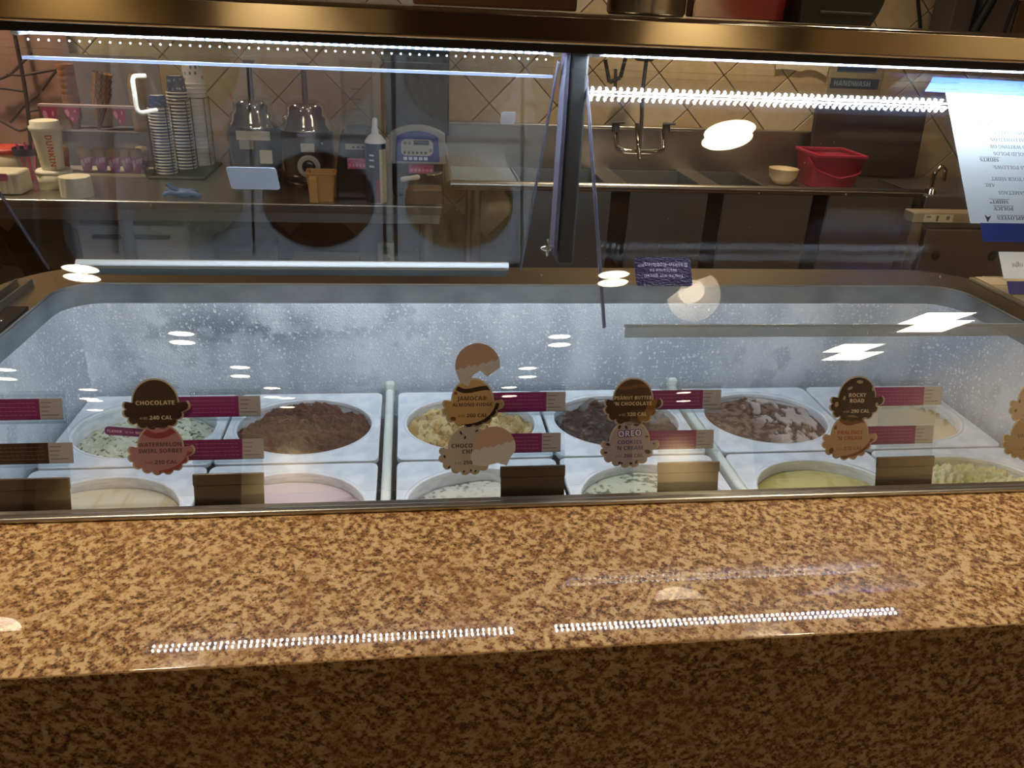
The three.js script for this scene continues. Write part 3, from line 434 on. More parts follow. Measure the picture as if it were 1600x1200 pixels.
const tags = [
  [-0.5435, 0.099, '#c48ca0', '#5b2340', ['SHERBET'].slice(1), '', null, 1, -0.419, 'pale pink scoop-shaped tag with magenta strip'],
  [-0.5435, 0.043, '#3b241b', '#e7d9b8', [], '', null, 2, -0.411, 'dark brown scoop-shaped tag with brown strip'],
  [-0.311, 0.099, '#35201a', '#e9dcae', ['CHOCOLATE'], '240 CAL', null, 0, -0.187, 'dark brown scoop-shaped CHOCOLATE flavour tag with magenta strip'],
  [-0.308, 0.043, '#b07f86', '#3f2630', ['WATERMELON', 'SWIRL SORBET'], '210 CAL', swoosh([['#93323c', 34, [0.25, 0.1, 0.4, 0.3, 0.62, 0.22, 0.8, 0.02]], ['#9a3a42', 22, [0.45, 0.97, 0.7, 0.95, 0.9, 0.8, 0.95, 0.55]]]), 1, -0.185, 'pink scoop-shaped WATERMELON SWIRL SORBET flavour tag'],
  [0.078, 0.095, '#c9a66c', '#2d1a12', ['JAMOCA\u00ae', 'ALMOND FUDGE'], '260 CAL', both(swoosh([['#2d1812', 26, [0.22, 0.16, 0.4, 0.36, 0.6, 0.1, 0.85, 0.2]], ['#2d1812', 20, [0.3, 0.98, 0.6, 0.98, 0.86, 0.85, 0.92, 0.5]]]), blobs([[0.2, 0.28, 12, 8, 0.5], [0.16, 0.82, 16, 12, 0.2]], '#7a4c2a')), 0, 0.2, 'tan scoop-shaped JAMOCA ALMOND FUDGE flavour tag'],
  [0.0735, 0.033, '#c8bda9', '#3c2c26', ['CHOCOLATE', 'CHIP'], '250 CAL', blobs([[0.2, 0.15, 5, 14, 0.6], [0.35, 0.12, 5, 14, -0.5], [0.42, 0.22, 5, 10, 0.3], [0.62, 0.08, 5, 10, 0.9], [0.06, 0.42, 4, 9, 0.4], [0.07, 0.62, 6, 10, -0.4], [0.14, 0.86, 5, 14, 0.5], [0.4, 0.95, 4, 9, 0.2], [0.52, 0.93, 4, 8, -0.3], [0.6, 0.95, 4, 9, 0.6]], '#2a1c18'), 1, 0.1945, 'grey-beige scoop-shaped CHOCOLATE CHIP flavour tag with black chips'],
  [0.29, 0.093, '#4b2b18', '#e9d9a8', ['PEANUT BUTTER', '\u2019N CHOCOLATE'], '320 CAL', swoosh([['#8a5f2b', 50, [0.95, 0.2, 0.8, 0.4, 0.9, 0.7, 0.62, 0.9]], ['#7b4b24', 20, [0.2, 0.14, 0.4, 0.3, 0.5, 0.05, 0.8, 0.16]]]), 1, 0.412, 'brown scoop-shaped PEANUT BUTTER N CHOCOLATE flavour tag'],
  [0.287, 0.037, '#b3a3a6', '#3c3a78', ['', 'COOKIES', '\u2019N CREAM'], '260 CAL', both(blobs([[0.3, 0.12, 8, 13, 0.4], [0.42, 0.13, 7, 12, -0.4], [0.6, 0.08, 15, 8, 0.1], [0.8, 0.34, 12, 6, -0.2], [0.1, 0.5, 14, 8, 0.3], [0.06, 0.68, 10, 6, 0], [0.82, 0.68, 18, 13, 0.3], [0.33, 0.92, 14, 9, 0.3], [0.52, 0.93, 9, 7, 0], [0.62, 0.9, 8, 13, 0.3], [0.93, 0.5, 8, 6, 0]], '#2b1f24'), (g, w, h) => { g.save(); g.translate(w * 0.49, h * 0.33); g.rotate(-0.06); g.font = 'bold 50px sans-serif'; g.textAlign = 'center'; g.lineWidth = 10; g.strokeStyle = '#3d3a86'; g.strokeText('OREO', 0, 0); g.fillStyle = '#efeef6'; g.fillText('OREO', 0, 0); g.restore(); }), 0, 0.404, 'mauve scoop-shaped OREO COOKIES N CREAM flavour tag'],
  [0.605, 0.092, '#2c1a16', '#f0e3c0', ['ROCKY', 'ROAD'], '290 CAL', blobs([[0.52, 0.1, 20, 11, 0.1], [0.8, 0.24, 11, 19, 0.4], [0.34, 0.24, 18, 9, -0.5], [0.24, 0.46, 8, 13, 0.2], [0.1, 0.6, 12, 18, 0.1], [0.88, 0.62, 9, 15, -0.2], [0.66, 0.93, 16, 9, -0.3]], '#b7a083'), 0, 0.732, 'blackish brown scoop-shaped ROCKY ROAD flavour tag with nut shapes'],
  [0.598, 0.04, '#b99b73', '#9b2a1c', ['PRALINES', '\u2019N CREAM'], '270 CAL', both(swoosh([['#7a4520', 40, [0.3, 0.05, 0.45, 0.3, 0.6, 0.05, 0.8, 0.12]], ['#7a4520', 18, [0.35, 0.97, 0.65, 0.93, 0.85, 0.8, 0.93, 0.55]]]), blobs([[0.15, 0.8, 14, 18, 0.3], [0.2, 0.28, 9, 12, 0.2]], '#5d3a1f')), 1, 0.7235, 'tan scoop-shaped PRALINES N CREAM flavour tag with red lettering'],
  [0.874, 0.083, '#a8957b', '#33241c', [], '', blobs([[0.1, 0.2, 7, 9, 0.3], [0.16, 0.45, 8, 10, 0], [0.1, 0.66, 8, 10, 0.4], [0.25, 0.2, 8, 8, 0], [0.4, 0.7, 9, 8, 0], [0.7, 0.4, 9, 9, 0]], '#2c2019'), 0, 1.007, 'beige speckled scoop-shaped flavour tag with chip dots'],
  [0.868, 0.034, '#947340', '#2d2013', ['VANILLA'], '240 CAL', null, 1, 1.007, 'golden brown scoop-shaped VANILLA flavour tag'],
];
tags.forEach(([x, v, bg, ink, lines, cal, deco, strip, xe, label], i) => {
  const t = thing('flavour_tag', label, 'flavour tag', [x, 0.945, -0.895]); t.rotation.x = GX;
  const w = xe - x - 0.02, inset = v > 0.06 ? 0.0925 : 0.038;
  part(t, 'description_strip', printed(rrect(w, 0.026, 0.001), 0.0006).translate(0.02 + w / 2, inset, 0.0032), strips[strip]);
  const tex = cal || deco || lines.length ? scoopTex(bg, ink, lines, cal || '', deco) : null;
  const card = part(t, 'scoop_card', scoopG.clone().translate(0, v, 0.006), std(tex ? '#ffffff' : bg, 0.4, 0, tex ? { map: tex } : {}));
  part(card, 'scoop_border', scoopEdgeG.clone().translate(0, v, 0.006), std('#cfc2a4', 0.5));
});
single('flavour_flag', 'small purple pill-shaped flag beside the watermelon tag', 'tag', printed(rrect(0.055, 0.0105, 0.005), 0.0006), std('#ffffff', 0.45, 0, { map: canvasTex(256, 48, (g, w, h) => { g.fillStyle = '#7d2a86'; g.fillRect(0, 0, w, h); g.fillStyle = '#e8cfe8'; g.font = 'bold 22px sans-serif'; g.fillText('FLAVOR', 12, 32); g.font = '14px sans-serif'; g.fillText('OF THE', 112, 31); g.font = 'bold 22px sans-serif'; g.fillText('MONTH', 166, 32); }) }), [-0.346, 1.005, -0.9115], [GX, 0, -0.1]);

// ---------------------------------------------------------------- back work table
const TT = 0.9;
{
  const t = thing('steel_work_table', 'long stainless steel work table crowded with machines', 'table', [-0.9, 0, -2.98]);
  part(t, 'table_top', metric(rbox(2.02, 0.03, 0.76, 0.005)), steel, [0, TT - 0.015, 0]);
  part(t, 'table_apron', metric(rbox(2.0, 0.035, 0.02, 0.003)), steelDull, [0, TT - 0.046, 0.36]);
  for (const [x, z] of [[-0.96, 0.32], [0.96, 0.32], [-0.96, -0.32], [0.96, -0.32], [0, 0.32]]) part(t, 'leg', cyl(0.02, 0.02, TT - 0.03, 16), steelDull, [x, (TT - 0.03) / 2, z]);
  part(t, 'undershelf', metric(rbox(1.96, 0.02, 0.7, 0.004)), steelDull, [0, 0.25, 0]);
}
{
  const t = thing('under_counter_fridge', 'low grey fridge standing under the work table', 'fridge', [-0.9, 0.262, -2.98]);
  part(t, 'cabinet', rbox(0.34, 0.55, 0.5, 0.012), std('#9b9790', 0.45)); t.children[0].position.y = 0.275;
  part(t, 'door', rbox(0.335, 0.5, 0.03, 0.008), std('#a7a29a', 0.4), [0, 0.285, 0.268]);
  part(t, 'handle', rbox(0.24, 0.012, 0.02, 0.004), charcoal, [0, 0.5, 0.288]);
}
{
  const t = thing('storage_bin', 'dark lidded storage bin beside the low fridge', 'bin', [-0.595, 0.262, -2.95]);
  part(t, 'bin_body', lathe([[0, 0], [0.1, 0], [0.112, 0.4], [0.112, 0.42], [0.104, 0.42], [0.094, 0.02], [0, 0.02]], 32), std('#2c2a2c', 0.5));
  part(t, 'bin_lid', lathe([[0, 0.44], [0.106, 0.44], [0.118, 0.425], [0.118, 0.41], [0.1125, 0.41]], 32), std('#3a3638', 0.5));
}
{
  const t = thing('cardboard_box', 'tan cardboard box on the shelf under the table', 'box', [-0.33, 0.262, -3.08]);
  part(t, 'carton', rbox(0.26, 0.3, 0.3, 0.004), std('#a5855b', 0.85), [0, 0.15, 0]);
  part(t, 'flap', rbox(0.26, 0.006, 0.15, 0.002), std('#b3946a', 0.85), [0, 0.304, 0.07]);
}
{
  const t = thing('wall_outlet', 'cream wall outlet under the work table', 'outlet', [-0.1, 0.5, FZ0 + 0.008]);
  part(t, 'cover_plate', rbox(0.07, 0.115, 0.008, 0.003), cream);
  for (const y of [-0.024, 0.024]) part(t, 'socket', rbox(0.032, 0.03, 0.004, 0.003), std('#b9ad95', 0.5), [0, y, 0.005]);
}

// fudge warmers with pump plungers
function warmer(x, z, label, gauge) {
  const t = thing('fudge_warmer', label, 'warmer', [x, TT, z], 'fudge warmers');
  part(t, 'warmer_body', lathe([[0, 0.012], [0.075, 0.012], [0.082, 0.03], [0.088, 0.1], [0.088, 0.185], [0.08, 0.19]], 48), std('#6b6660', 0.3, 0.9));
  part(t, 'base_skirt', lathe([[0, 0], [0.088, 0], [0.09, 0.03], [0.08, 0.05], [0, 0.05]], 40), blackGloss);
  const lid = part(t, 'lid', lathe([[0.09, 0.186], [0.09, 0.196], [0.078, 0.206], [0.078, 0.226], [0.066, 0.236], [0.066, 0.258], [0.06, 0.272], [0.042, 0.28], [0, 0.282]], 48), chrome, null, null, 'shiny stepped steel lid');
  part(lid, 'pump_rod', cyl(0.0085, 0.0105, 0.1, 20), std('#4a4448', 0.4, 0.3), [0, 0.33, 0]);
  part(lid, 'pump_knob', lathe([[0, 0], [0.012, 0], [0.014, 0.008], [0.02, 0.016], [0.02, 0.02], [0, 0.021]], 24), black, [0, 0.375, 0]);
  part(t, 'side_grip', rbox(0.03, 0.12, 0.05, 0.012, 3), black, [0, 0.1, -0.09]);
  const paper = std('#cfc6ae', 0.7);
  if (gauge) {
    part(t, 'dial_plate', lathe([[0.022, 0], [0.038, 0], [0.038, 0.004], [0.022, 0.004], [0.022, 0]], 32).rotateX(Math.PI / 2), std('#b8b2a2', 0.4), [0.008, 0.075, 0.084]);
    part(t, 'dial', lathe([[0, 0.014], [0.018, 0.014], [0.022, 0.008], [0.022, 0]], 28).rotateX(Math.PI / 2), blackGloss, [0.008, 0.075, 0.086]);
    part(t, 'label_plate', rbox(0.045, 0.028, 0.002, 0.001), paper, [0.008, 0.138, 0.09]);
    part(t, 'label_plate', rbox(0.045, 0.01, 0.002, 0.001), std('#8e88a0', 0.6), [0.0, 0.178, 0.09]);
  } else {
    part(t, 'label_plate', rbox(0.11, 0.03, 0.002, 0.001), paper, [0.01, 0.165, 0.093]);
    part(t, 'label_plate', rbox(0.045, 0.03, 0.002, 0.001), std('#a8a196', 0.7), [-0.015, 0.135, 0.091]);
    part(t, 'label_plate', rbox(0.042, 0.045, 0.002, 0.001), std('#d6cca2', 0.7), [0.045, 0.095, 0.084]);
  }
}
warmer(-0.527, -2.96, 'steel fudge warmer with pump and paper labels on its drum', false);
warmer(-0.343, -2.91, 'steel fudge warmer with pump and a round black dial', true);

{ // tan measuring pitcher
  const t = thing('measuring_pitcher', 'square tan plastic measuring pitcher with front handle', 'pitcher', [-0.279, TT, -2.67]), tan = std('#c9954f', 0.5);
  const w = 0.088, h = 0.088, g = [];
  for (const s of [-1, 1]) { g.push(moved(rbox(0.004, h, 0.074, 0.0015), s * 0.038, h / 2, 0, 0, 0, -s * 0.1)); g.push(moved(rbox(0.076, h, 0.004, 0.0015), 0, h / 2, s * 0.036, s * 0.08)); }
  g.push(moved(rbox(0.07, 0.004, 0.07, 0.001), 0, 0.002, 0)); part(t, 'pitcher_body', merge(g), tan);
  part(t, 'rim', merge([moved(rbox(0.1, 0.005, 0.006, 0.002), 0, h, 0.042), moved(rbox(0.1, 0.005, 0.006, 0.002), 0, h, -0.042), moved(rbox(0.006, 0.005, 0.09, 0.002), 0.046, h, 0), moved(rbox(0.006, 0.005, 0.09, 0.002), -0.046, h, 0)]), tan);
  part(t, 'handle', merge([moved(rbox(0.022, 0.008, 0.022, 0.003), -0.022, 0.078, 0.05), moved(rbox(0.026, 0.078, 0.007, 0.003), -0.022, 0.04, 0.06)]), std('#d4a058', 0.5));
}
{ // small blender
  const t = thing('bar_blender', 'black bar blender with tall clear jar and pink label', 'blender', [-0.16, TT, -2.75]);
  const s = new THREE.Shape(); s.moveTo(-0.07, 0); s.lineTo(0.07, 0); s.lineTo(0.064, 0.1); s.lineTo(0.05, 0.19); s.lineTo(-0.05, 0.19); s.lineTo(-0.064, 0.1);
  part(t, 'motor_base', extrude(s, 0.13, 0.006).translate(0, 0.0065, -0.065), blackGloss);
  const strip = part(t, 'switch_strip', rbox(0.08, 0.018, 0.004, 0.001), std('#b3ac9e', 0.4), [0, 0.168, 0.073]);
  for (let i = 0; i < 4; i++) part(strip, 'switch', rbox(0.008, 0.005, 0.003, 0.001), black, [-0.014 + i * 0.015, -0.001, 0.003]);
  part(t, 'pink_label', printed(rrect(0.072, 0.034, 0.001), 0.001).translate(0, 0.115, 0.0715), pinkLabel(), null, null, 'pink printed label');
  part(t, 'jar_collar', cyl(0.04, 0.052, 0.03, 32), std('#5d6062', 0.4), [0, 0.207, 0]);
  const q = rrect(0.1, 0.1, 0.02); q.holes.push(rrect(0.094, 0.094, 0.018)); const g = extrude(q, 0.2, 0); g.rotateX(-Math.PI / 2); g.translate(0, 0.222, 0);
  part(t, 'jar', g, acrylic, null, null, 'square clear plastic jar'); part(t, 'jar_rim', tube([[0.05, 0.424, -0.05], [0.05, 0.424, 0.05], [-0.05, 0.424, 0.05], [-0.05, 0.424, -0.05]], 0.002), acrylic);
  part(t, 'jar_marks', merge([0.34, 0.31, 0.28].map((y, i) => moved(box(0.03 - i * 0.004, 0.0025, 0.001), 0, y, 0.051))), std('#55503f', 0.7));
}
function pinkLabel() { return std('#ffffff', 0.6, 0, { map: canvasTex(256, 128, (g, w, h) => { g.fillStyle = '#c9546f'; g.fillRect(0, 0, w, h); g.fillStyle = '#e59aa9'; for (let i = 0; i < 6; i++) g.fillRect(14 + i * 40, 66, 28, 40); g.fillStyle = '#a5305a'; g.fillRect(20, 22, 100, 14); }) }); }
{ // whipped cream can
  const t = thing('cream_can', 'dark blue aerosol can with white nozzle and cream side panel', 'can', [-0.103, TT, -2.632]);
  const m = std('#ffffff', 0.35, 0, { map: canvasTex(512, 256, (g, w, h) => { g.fillStyle = '#263046'; g.fillRect(0, 0, w, h); g.fillStyle = '#8b2444'; g.beginPath(); g.ellipse(w * 0.02, h * 0.85, 60, 70, 0, 0, 7); g.fill(); g.fillStyle = '#c9bf94'; g.fillRect(w * 0.06, h * 0.1, w * 0.16, h * 0.88); g.fillStyle = '#8f8763'; for (let i = 0; i < 30; i++) g.fillRect(w * 0.08 + (i % 4) * 16, h * 0.16 + i * 6.6, 10, 2); g.fillStyle = '#cfd6de'; for (const y of [0.18, 0.26, 0.36]) g.fillRect(w * 0.9, h * y, w * 0.08, 8); }) });
  part(t, 'can_body', new THREE.CylinderGeometry(0.033, 0.033, 0.19, 40, 1, true, 0, Math.PI * 2).translate(0, 0.097, 0), m);
  part(t, 'can_base', lathe([[0, 0.001], [0.031, 0], [0.034, 0.004], [0.033, 0.006]], 32), alu);
  part(t, 'shoulder', lathe([[0.034, 0.19], [0.03, 0.2], [0.02, 0.212], [0.012, 0.216]], 32), white);
  part(t, 'nozzle', lathe([[0.012, 0.214], [0.011, 0.23], [0.0085, 0.236], [0.0085, 0.258], [0.006, 0.264], [0, 0.265]], 24), white);
}
{ // big blender with sound box
  const t = thing('enclosed_blender', 'commercial blender with smoky sound box and blue control panel', 'blender', [0.03, TT, -2.84]);
  part(t, 'machine_base', rbox(0.17, 0.17, 0.24, 0.02, 3), black, [0.0, 0.085, 0]);
  const s = new THREE.Shape(); s.moveTo(-0.088, 0); s.lineTo(0.088, 0); s.lineTo(0.084, 0.09); s.quadraticCurveTo(0.05, 0.112, 0, 0.113); s.quadraticCurveTo(-0.05, 0.112, -0.084, 0.09);
  part(t, 'panel_housing', extrude(s, 0.03, 0.004).translate(0, 0.118, 0.11), std('#a39e92', 0.5));
  const b = new THREE.Shape(); b.moveTo(-0.07, 0); b.lineTo(0.07, 0); b.lineTo(0.066, 0.076); b.quadraticCurveTo(0.04, 0.094, 0, 0.095); b.quadraticCurveTo(-0.04, 0.094, -0.066, 0.076);
  const panel = part(t, 'control_panel', extrude(b, 0.003, 0.001).translate(0, 0.124, 0.145), std('#3a3f86', 0.4), null, null, 'blue control panel');
  part(panel, 'button_field', extrude(rrect(0.104, 0.052, 0.018), 0.002).translate(-0.002, 0.168, 0.149), std('#c2bba8', 0.45));
  part(panel, 'display', rbox(0.05, 0.014, 0.003, 0.001), std('#37393d', 0.3), [0.012, 0.184, 0.152]);
  for (let i = 0; i < 6; i++) part(panel, 'button', cyl(0.0042, 0.0042, 0.003, 14).rotateX(Math.PI / 2), charcoal, [-0.042 + i * 0.0135, 0.152, 0.152]);
  for (const [x, y] of [[-0.04, 0.182], [-0.026, 0.182], [0.042, 0.16]]) part(panel, 'button', cyl(0.0055, 0.0055, 0.003, 14).rotateX(Math.PI / 2), std('#8d877c', 0.5), [x, y, 0.152]);
  for (let i = 0; i < 5; i++) part(panel, 'button_tag', rbox(0.012, 0.01, 0.001, 0.0004), white, [-0.04 + i * 0.0165, 0.133, 0.15]);
  part(t, 'pink_label', printed(rrect(0.082, 0.032, 0.001), 0.001).translate(0.012, 0.096, 0.121), pinkLabel(), null, null, 'pink printed label');
  const w = 0.2, d = 0.24, h = 0.27, y0 = 0.2;
  part(t, 'sound_box', merge([moved(box(w, h, 0.004), 0, y0 + h / 2, d / 2 - 0.02), moved(box(w, h, 0.004), 0, y0 + h / 2, -d / 2), moved(box(0.004, h, d - 0.02), w / 2, y0 + h / 2, -0.01), moved(box(0.004, h, d - 0.02), -w / 2, y0 + h / 2, -0.01), moved(box(w, 0.004, d), 0, y0 + h, -0.01)]), smoky, null, null, 'grey translucent sound box');
  part(t, 'box_edges', merge([[-1, 1], [1, 1], [-1, -1], [1, -1]].map(([a, c]) => bar([a * w / 2, y0, c > 0 ? d / 2 - 0.02 : -d / 2], [a * w / 2, y0 + h, c > 0 ? d / 2 - 0.02 : -d / 2], 0.003)).concat([bar([-w / 2, y0 + 0.2, d / 2 - 0.02], [w / 2, y0 + 0.2, d / 2 - 0.02], 0.003)])), blackGloss);
  part(t, 'inner_jug', lathe([[0.035, 0.2], [0.05, 0.3], [0.055, 0.4]], 24), acrylic, [0, 0, -0.02]);
}
{ // clear tub of brown topping with spade
  const t = thing('topping_box', 'shallow clear plastic box of brown topping at the table end', 'food box', [0.045, TT, -2.63]);
  const w = 0.13, d = 0.09, h = 0.075;
  part(t, 'box_shell', merge([moved(box(w, h, 0.002), 0, h / 2, d / 2), moved(box(w, h, 0.002), 0, h / 2, -d / 2), moved(box(0.002, h, d), w / 2, h / 2, 0), moved(box(0.002, h, d), -w / 2, h / 2, 0), moved(box(w, 0.002, d), 0, 0.002, 0)]), acrylic);
  part(t, 'topping', rbox(w - 0.008, 0.05, d - 0.008, 0.006), std('#7c5a45', 0.9), [0, 0.029, 0]);
  const s = thing('ice_cream_spade', 'metal spade with a cream handle resting on the topping box', 'spade', [0.04, TT + 0.082, -2.63]); s.rotation.z = 0.16;
  part(s, 'handle', lathe([[0, -0.032], [0.006, -0.031], [0.0085, -0.02], [0.0075, 0], [0.0085, 0.025], [0.004, 0.032], [0, 0.032]], 16).rotateZ(-Math.PI / 2).translate(-0.035, 0.005, 0), cream);
  part(s, 'blade', new THREE.SphereGeometry(1, 20, 12).scale(0.028, 0.006, 0.018).translate(0.045, 0.008, 0), chrome);
}
{ // blue glove
  const t = thing('blue_glove', 'crumpled blue rubber glove lying on the work table', 'glove', [-0.715, TT, -2.67]), m = std('#5674a0', 0.6);
  const palm = new THREE.SphereGeometry(1, 24, 16).scale(0.036, 0.014, 0.02).translate(0.012, 0.014, 0); const p = palm.attributes.position; for (let i = 0; i < p.count; i++) p.setY(i, Math.max(0.001, p.getY(i) + 0.008 * (vn(p.getX(i) * 90 + 9, p.getZ(i) * 90 + 4) - 0.5))); palm.computeVertexNormals();
  part(t, 'palm', palm, m);
  for (const [a, b, c] of [[[-0.008, 0.018, 0], [-0.03, 0.03, 0.004], [-0.046, 0.042, 0.006]], [[-0.01, 0.012, 0.01], [-0.035, 0.016, 0.014], [-0.056, 0.008, 0.016]], [[-0.012, 0.01, -0.006], [-0.035, 0.01, -0.008], [-0.052, 0.018, -0.01]], [[0.02, 0.016, 0.01], [0.04, 0.014, 0.016], [0.058, 0.008, 0.016]]]) part(t, 'finger', tube([a, b, c], 0.0072, 10, 16), m);
}
{ // stir sticks jar
  const t = thing('orange_scoop_jar', 'clear jar with orange bag and a thin orange straw', 'jar', [-0.625, TT, -3.16]);
  part(t, 'jar_wall', lathe([[0.04, 0.001], [0.046, 0.1], [0.05, 0.17]], 32), acrylic);
  part(t, 'orange_bag', new THREE.SphereGeometry(1, 20, 14).scale(0.038, 0.055, 0.036).translate(0, 0.12, 0), std('#a8552c', 0.7));
  part(t, 'base_block', cyl(0.038, 0.038, 0.07, 24), std('#3f2a24', 0.7), [0, 0.036, 0]);
  part(t, 'straw', bar([0.01, 0.14, 0], [-0.012, 0.27, -0.005], 0.004), std('#c8643f', 0.5));
}

// paper cups in a wire rack
const cupSide = (draw) => canvasTex(256, 64, draw);
const cupPrints = {
  blue: (g, w, h) => { g.fillStyle = '#2d4686'; g.fillRect(0, 0, w, h); g.fillStyle = '#7fa3d8'; for (let i = 0; i < 70; i++) { g.beginPath(); g.arc((i * 37) % w, (i * 23) % h, 2.2, 0, 7); g.fill(); } g.fillStyle = '#e9e0d6'; g.beginPath(); g.ellipse(w * 0.09, h * 0.5, 17, 20, 0, 0, 7); g.fill(); g.font = 'bold 20px sans-serif'; g.fillStyle = '#c0527f'; g.fillText('B', w * 0.04, h * 0.62); g.fillStyle = '#30407d'; g.fillText('R', w * 0.095, h * 0.62); },
  navy: (g, w, h) => { g.fillStyle = '#26345e'; g.fillRect(0, 0, w, h); const c = ['#6f93b4', '#8a89b8', '#5ca0a8', '#b9b7cf']; for (let i = 0; i < 26; i++) { g.fillStyle = c[i % 4]; g.beginPath(); g.arc((i * 41) % w, (i * 27) % h, 4.5, 0, 7); g.fill(); } g.fillStyle = '#e2d6cc'; g.beginPath(); g.ellipse(w * 0.07, h * 0.5, 18, 22, 0, 0, 7); g.fill(); g.font = 'bold 22px sans-serif'; g.fillStyle = '#c0527f'; g.fillText('B', w * 0.015, h * 0.62); g.fillStyle = '#30407d'; g.fillText('R', w * 0.072, h * 0.62); },
  polka: (g, w, h) => { g.fillStyle = '#ddd6ca'; g.fillRect(0, 0, w, h); const c = ['#55688f', '#6f4f4f', '#6f9fae', '#4a5a86']; for (let i = 0; i < 22; i++) { g.fillStyle = c[i % 4]; g.beginPath(); g.arc((i * 47) % w, 10 + (i * 29) % (h - 16), 5, 0, 7); g.fill(); } },
};
function cupStack(x, z, r, h, n, step, yb, key, what, from) {
  const m = std('#ffffff', 0.55, 0, { map: cupSide(cupPrints[key]) }), rimM = std('#ddd6c8', 0.6);
  const side = new THREE.CylinderGeometry(r * 0.78, r * 0.97, h, 28, 1, true).translate(0, h / 2, 0), rim = new THREE.TorusGeometry(r, 0.0028, 8, 32).rotateX(Math.PI / 2).translate(0, 0.003, 0), base = cyl(r * 0.78, r * 0.78, 0.002, 24).translate(0, h - 0.003, 0);
  let c0; const group = what + ' in the wire rack', label = 'upturned ' + what + ' nested in a stack in the wire rack';
  for (let i = 0; i < n; i++) {
    const p = [x, yb + i * step, z];
    if (!c0) { c0 = thing('paper_cup', label, 'paper cup', p, group, from); part(c0, 'cup_side', side, m); part(c0, 'rolled_rim', rim, rimM); part(c0, 'cup_bottom', base, rimM); } else dup(c0, p, i === n - 1 ? 'topmost upturned ' + what + ' of its stack in the wire rack' : label, group);
  }
}
cupStack(-0.845, -2.99, 0.033, 0.046, 22, 0.0102, 0.912, 'blue', 'small blue dotted paper cup', 2.6);
cupStack(-0.803, -3.09, 0.035, 0.058, 24, 0.0112, 0.912, 'navy', 'navy paper cup with pastel dots', 2.6);
cupStack(-0.763, -3.17, 0.04, 0.075, 20, 0.0148, 0.912, 'polka', 'white paper cup with coloured polka dots', 2.2);
{
  const t = thing('wire_cup_rack', 'black wire rack holding the stacks of paper cups', 'rack', [-0.8, TT, -3.08]);
  part(t, 'rack_base', rbox(0.19, 0.01, 0.3, 0.004), black, [0, 0.005, 0]);
  const stacks = [[-0.045, 0.09, 0.04, 0.24], [-0.003, -0.01, 0.042, 0.25], [0.037, -0.09, 0.047, 0.25]];
  for (const [x, z, r, h] of stacks) { for (const [a, b] of [[-1, 1], [1, 1], [-1, -1], [1, -1]]) part(t, 'upright_wire', bar([x + a * r * 0.8, 0.01, z + b * r * 0.8], [x + a * r * 0.8, h, z + b * r * 0.8], 0.0016, 6), black); part(t, 'wire_loop', tube([[x - r * 0.8, h, z + r * 0.8], [x + r * 0.8, h, z + r * 0.8], [x + r * 0.8, h, z - r * 0.8], [x - r * 0.8, h, z - r * 0.8], [x - r * 0.8, h, z + r * 0.8]], 0.0016, 6, 40), black); }
}

// cone display on the left of the table
{
  const t = thing('cone_display_case', 'clear cone display case with pink dotted header on the table', 'display case', [-1.06, TT, -3.12]);
  part(t, 'case_panel', box(0.31, 0.23, 0.004), acrylic, [0, 0.115, 0.17]); part(t, 'case_panel', box(0.004, 0.23, 0.32), acrylic, [0.153, 0.115, 0.01]); part(t, 'case_panel', box(0.004, 0.23, 0.32), acrylic, [-0.153, 0.115, 0.01]);
  part(t, 'header_strip', box(0.31, 0.007, 0.03), std('#b7a3a3', 0.5), [0, 0.233, 0.158], null, 'pale pink header strip');
  part(t, 'case_floor', rbox(0.31, 0.012, 0.34, 0.003), std('#b5a286', 0.7), [0, 0.006, 0]);
  part(t, 'inner_step', rbox(0.3, 0.12, 0.14, 0.004), std('#6e666c', 0.7), [0, 0.073, -0.04], null, 'mauve grey step inside the case');
  part(t, 'back_board', box(0.31, 0.36, 0.008), std('#7d706c', 0.7), [0, 0.192, -0.16], null, 'mauve grey back board');
  const pink = std('#ffffff', 0.6, 0, { map: canvasTex(256, 128, (g, w, h) => { g.fillStyle = '#a83a5c'; g.fillRect(0, 0, w, h); g.fillStyle = '#d990aa'; for (const [x, y, r] of [[60, 50, 34], [170, 30, 14], [120, 100, 16], [220, 90, 18], [20, 110, 12]]) { g.beginPath(); g.arc(x, y, r, 0, 7); g.fill(); } }) });
  for (const [x, w, h] of [[-0.12, 0.06, 0.085], [-0.05, 0.06, 0.045], [0.1, 0.05, 0.05]]) part(t, 'pink_pennant', printed((() => { const s = new THREE.Shape(); s.moveTo(-w / 2, 0); s.lineTo(w / 2, 0); s.lineTo(w * 0.2, -h); s.lineTo(-w * 0.1, -h); return s; })(), 0.001).translate(x, 0.228, 0.173), pink, null, null, 'pink dotted pennant');
}
const waffleMat = std('#ffffff', 0.8, 0, { map: dataTex(128, 128, (u, v) => { const a = Math.abs(((u * 12 + v * 8) % 1 + 1) % 1 - 0.5), b = Math.abs(((u * 12 - v * 8) % 1 + 1) % 1 - 0.5); return mix3(hex('#a3794c'), hex('#5f4024'), sstep(0.36, 0.46, Math.max(a, b))); }) });
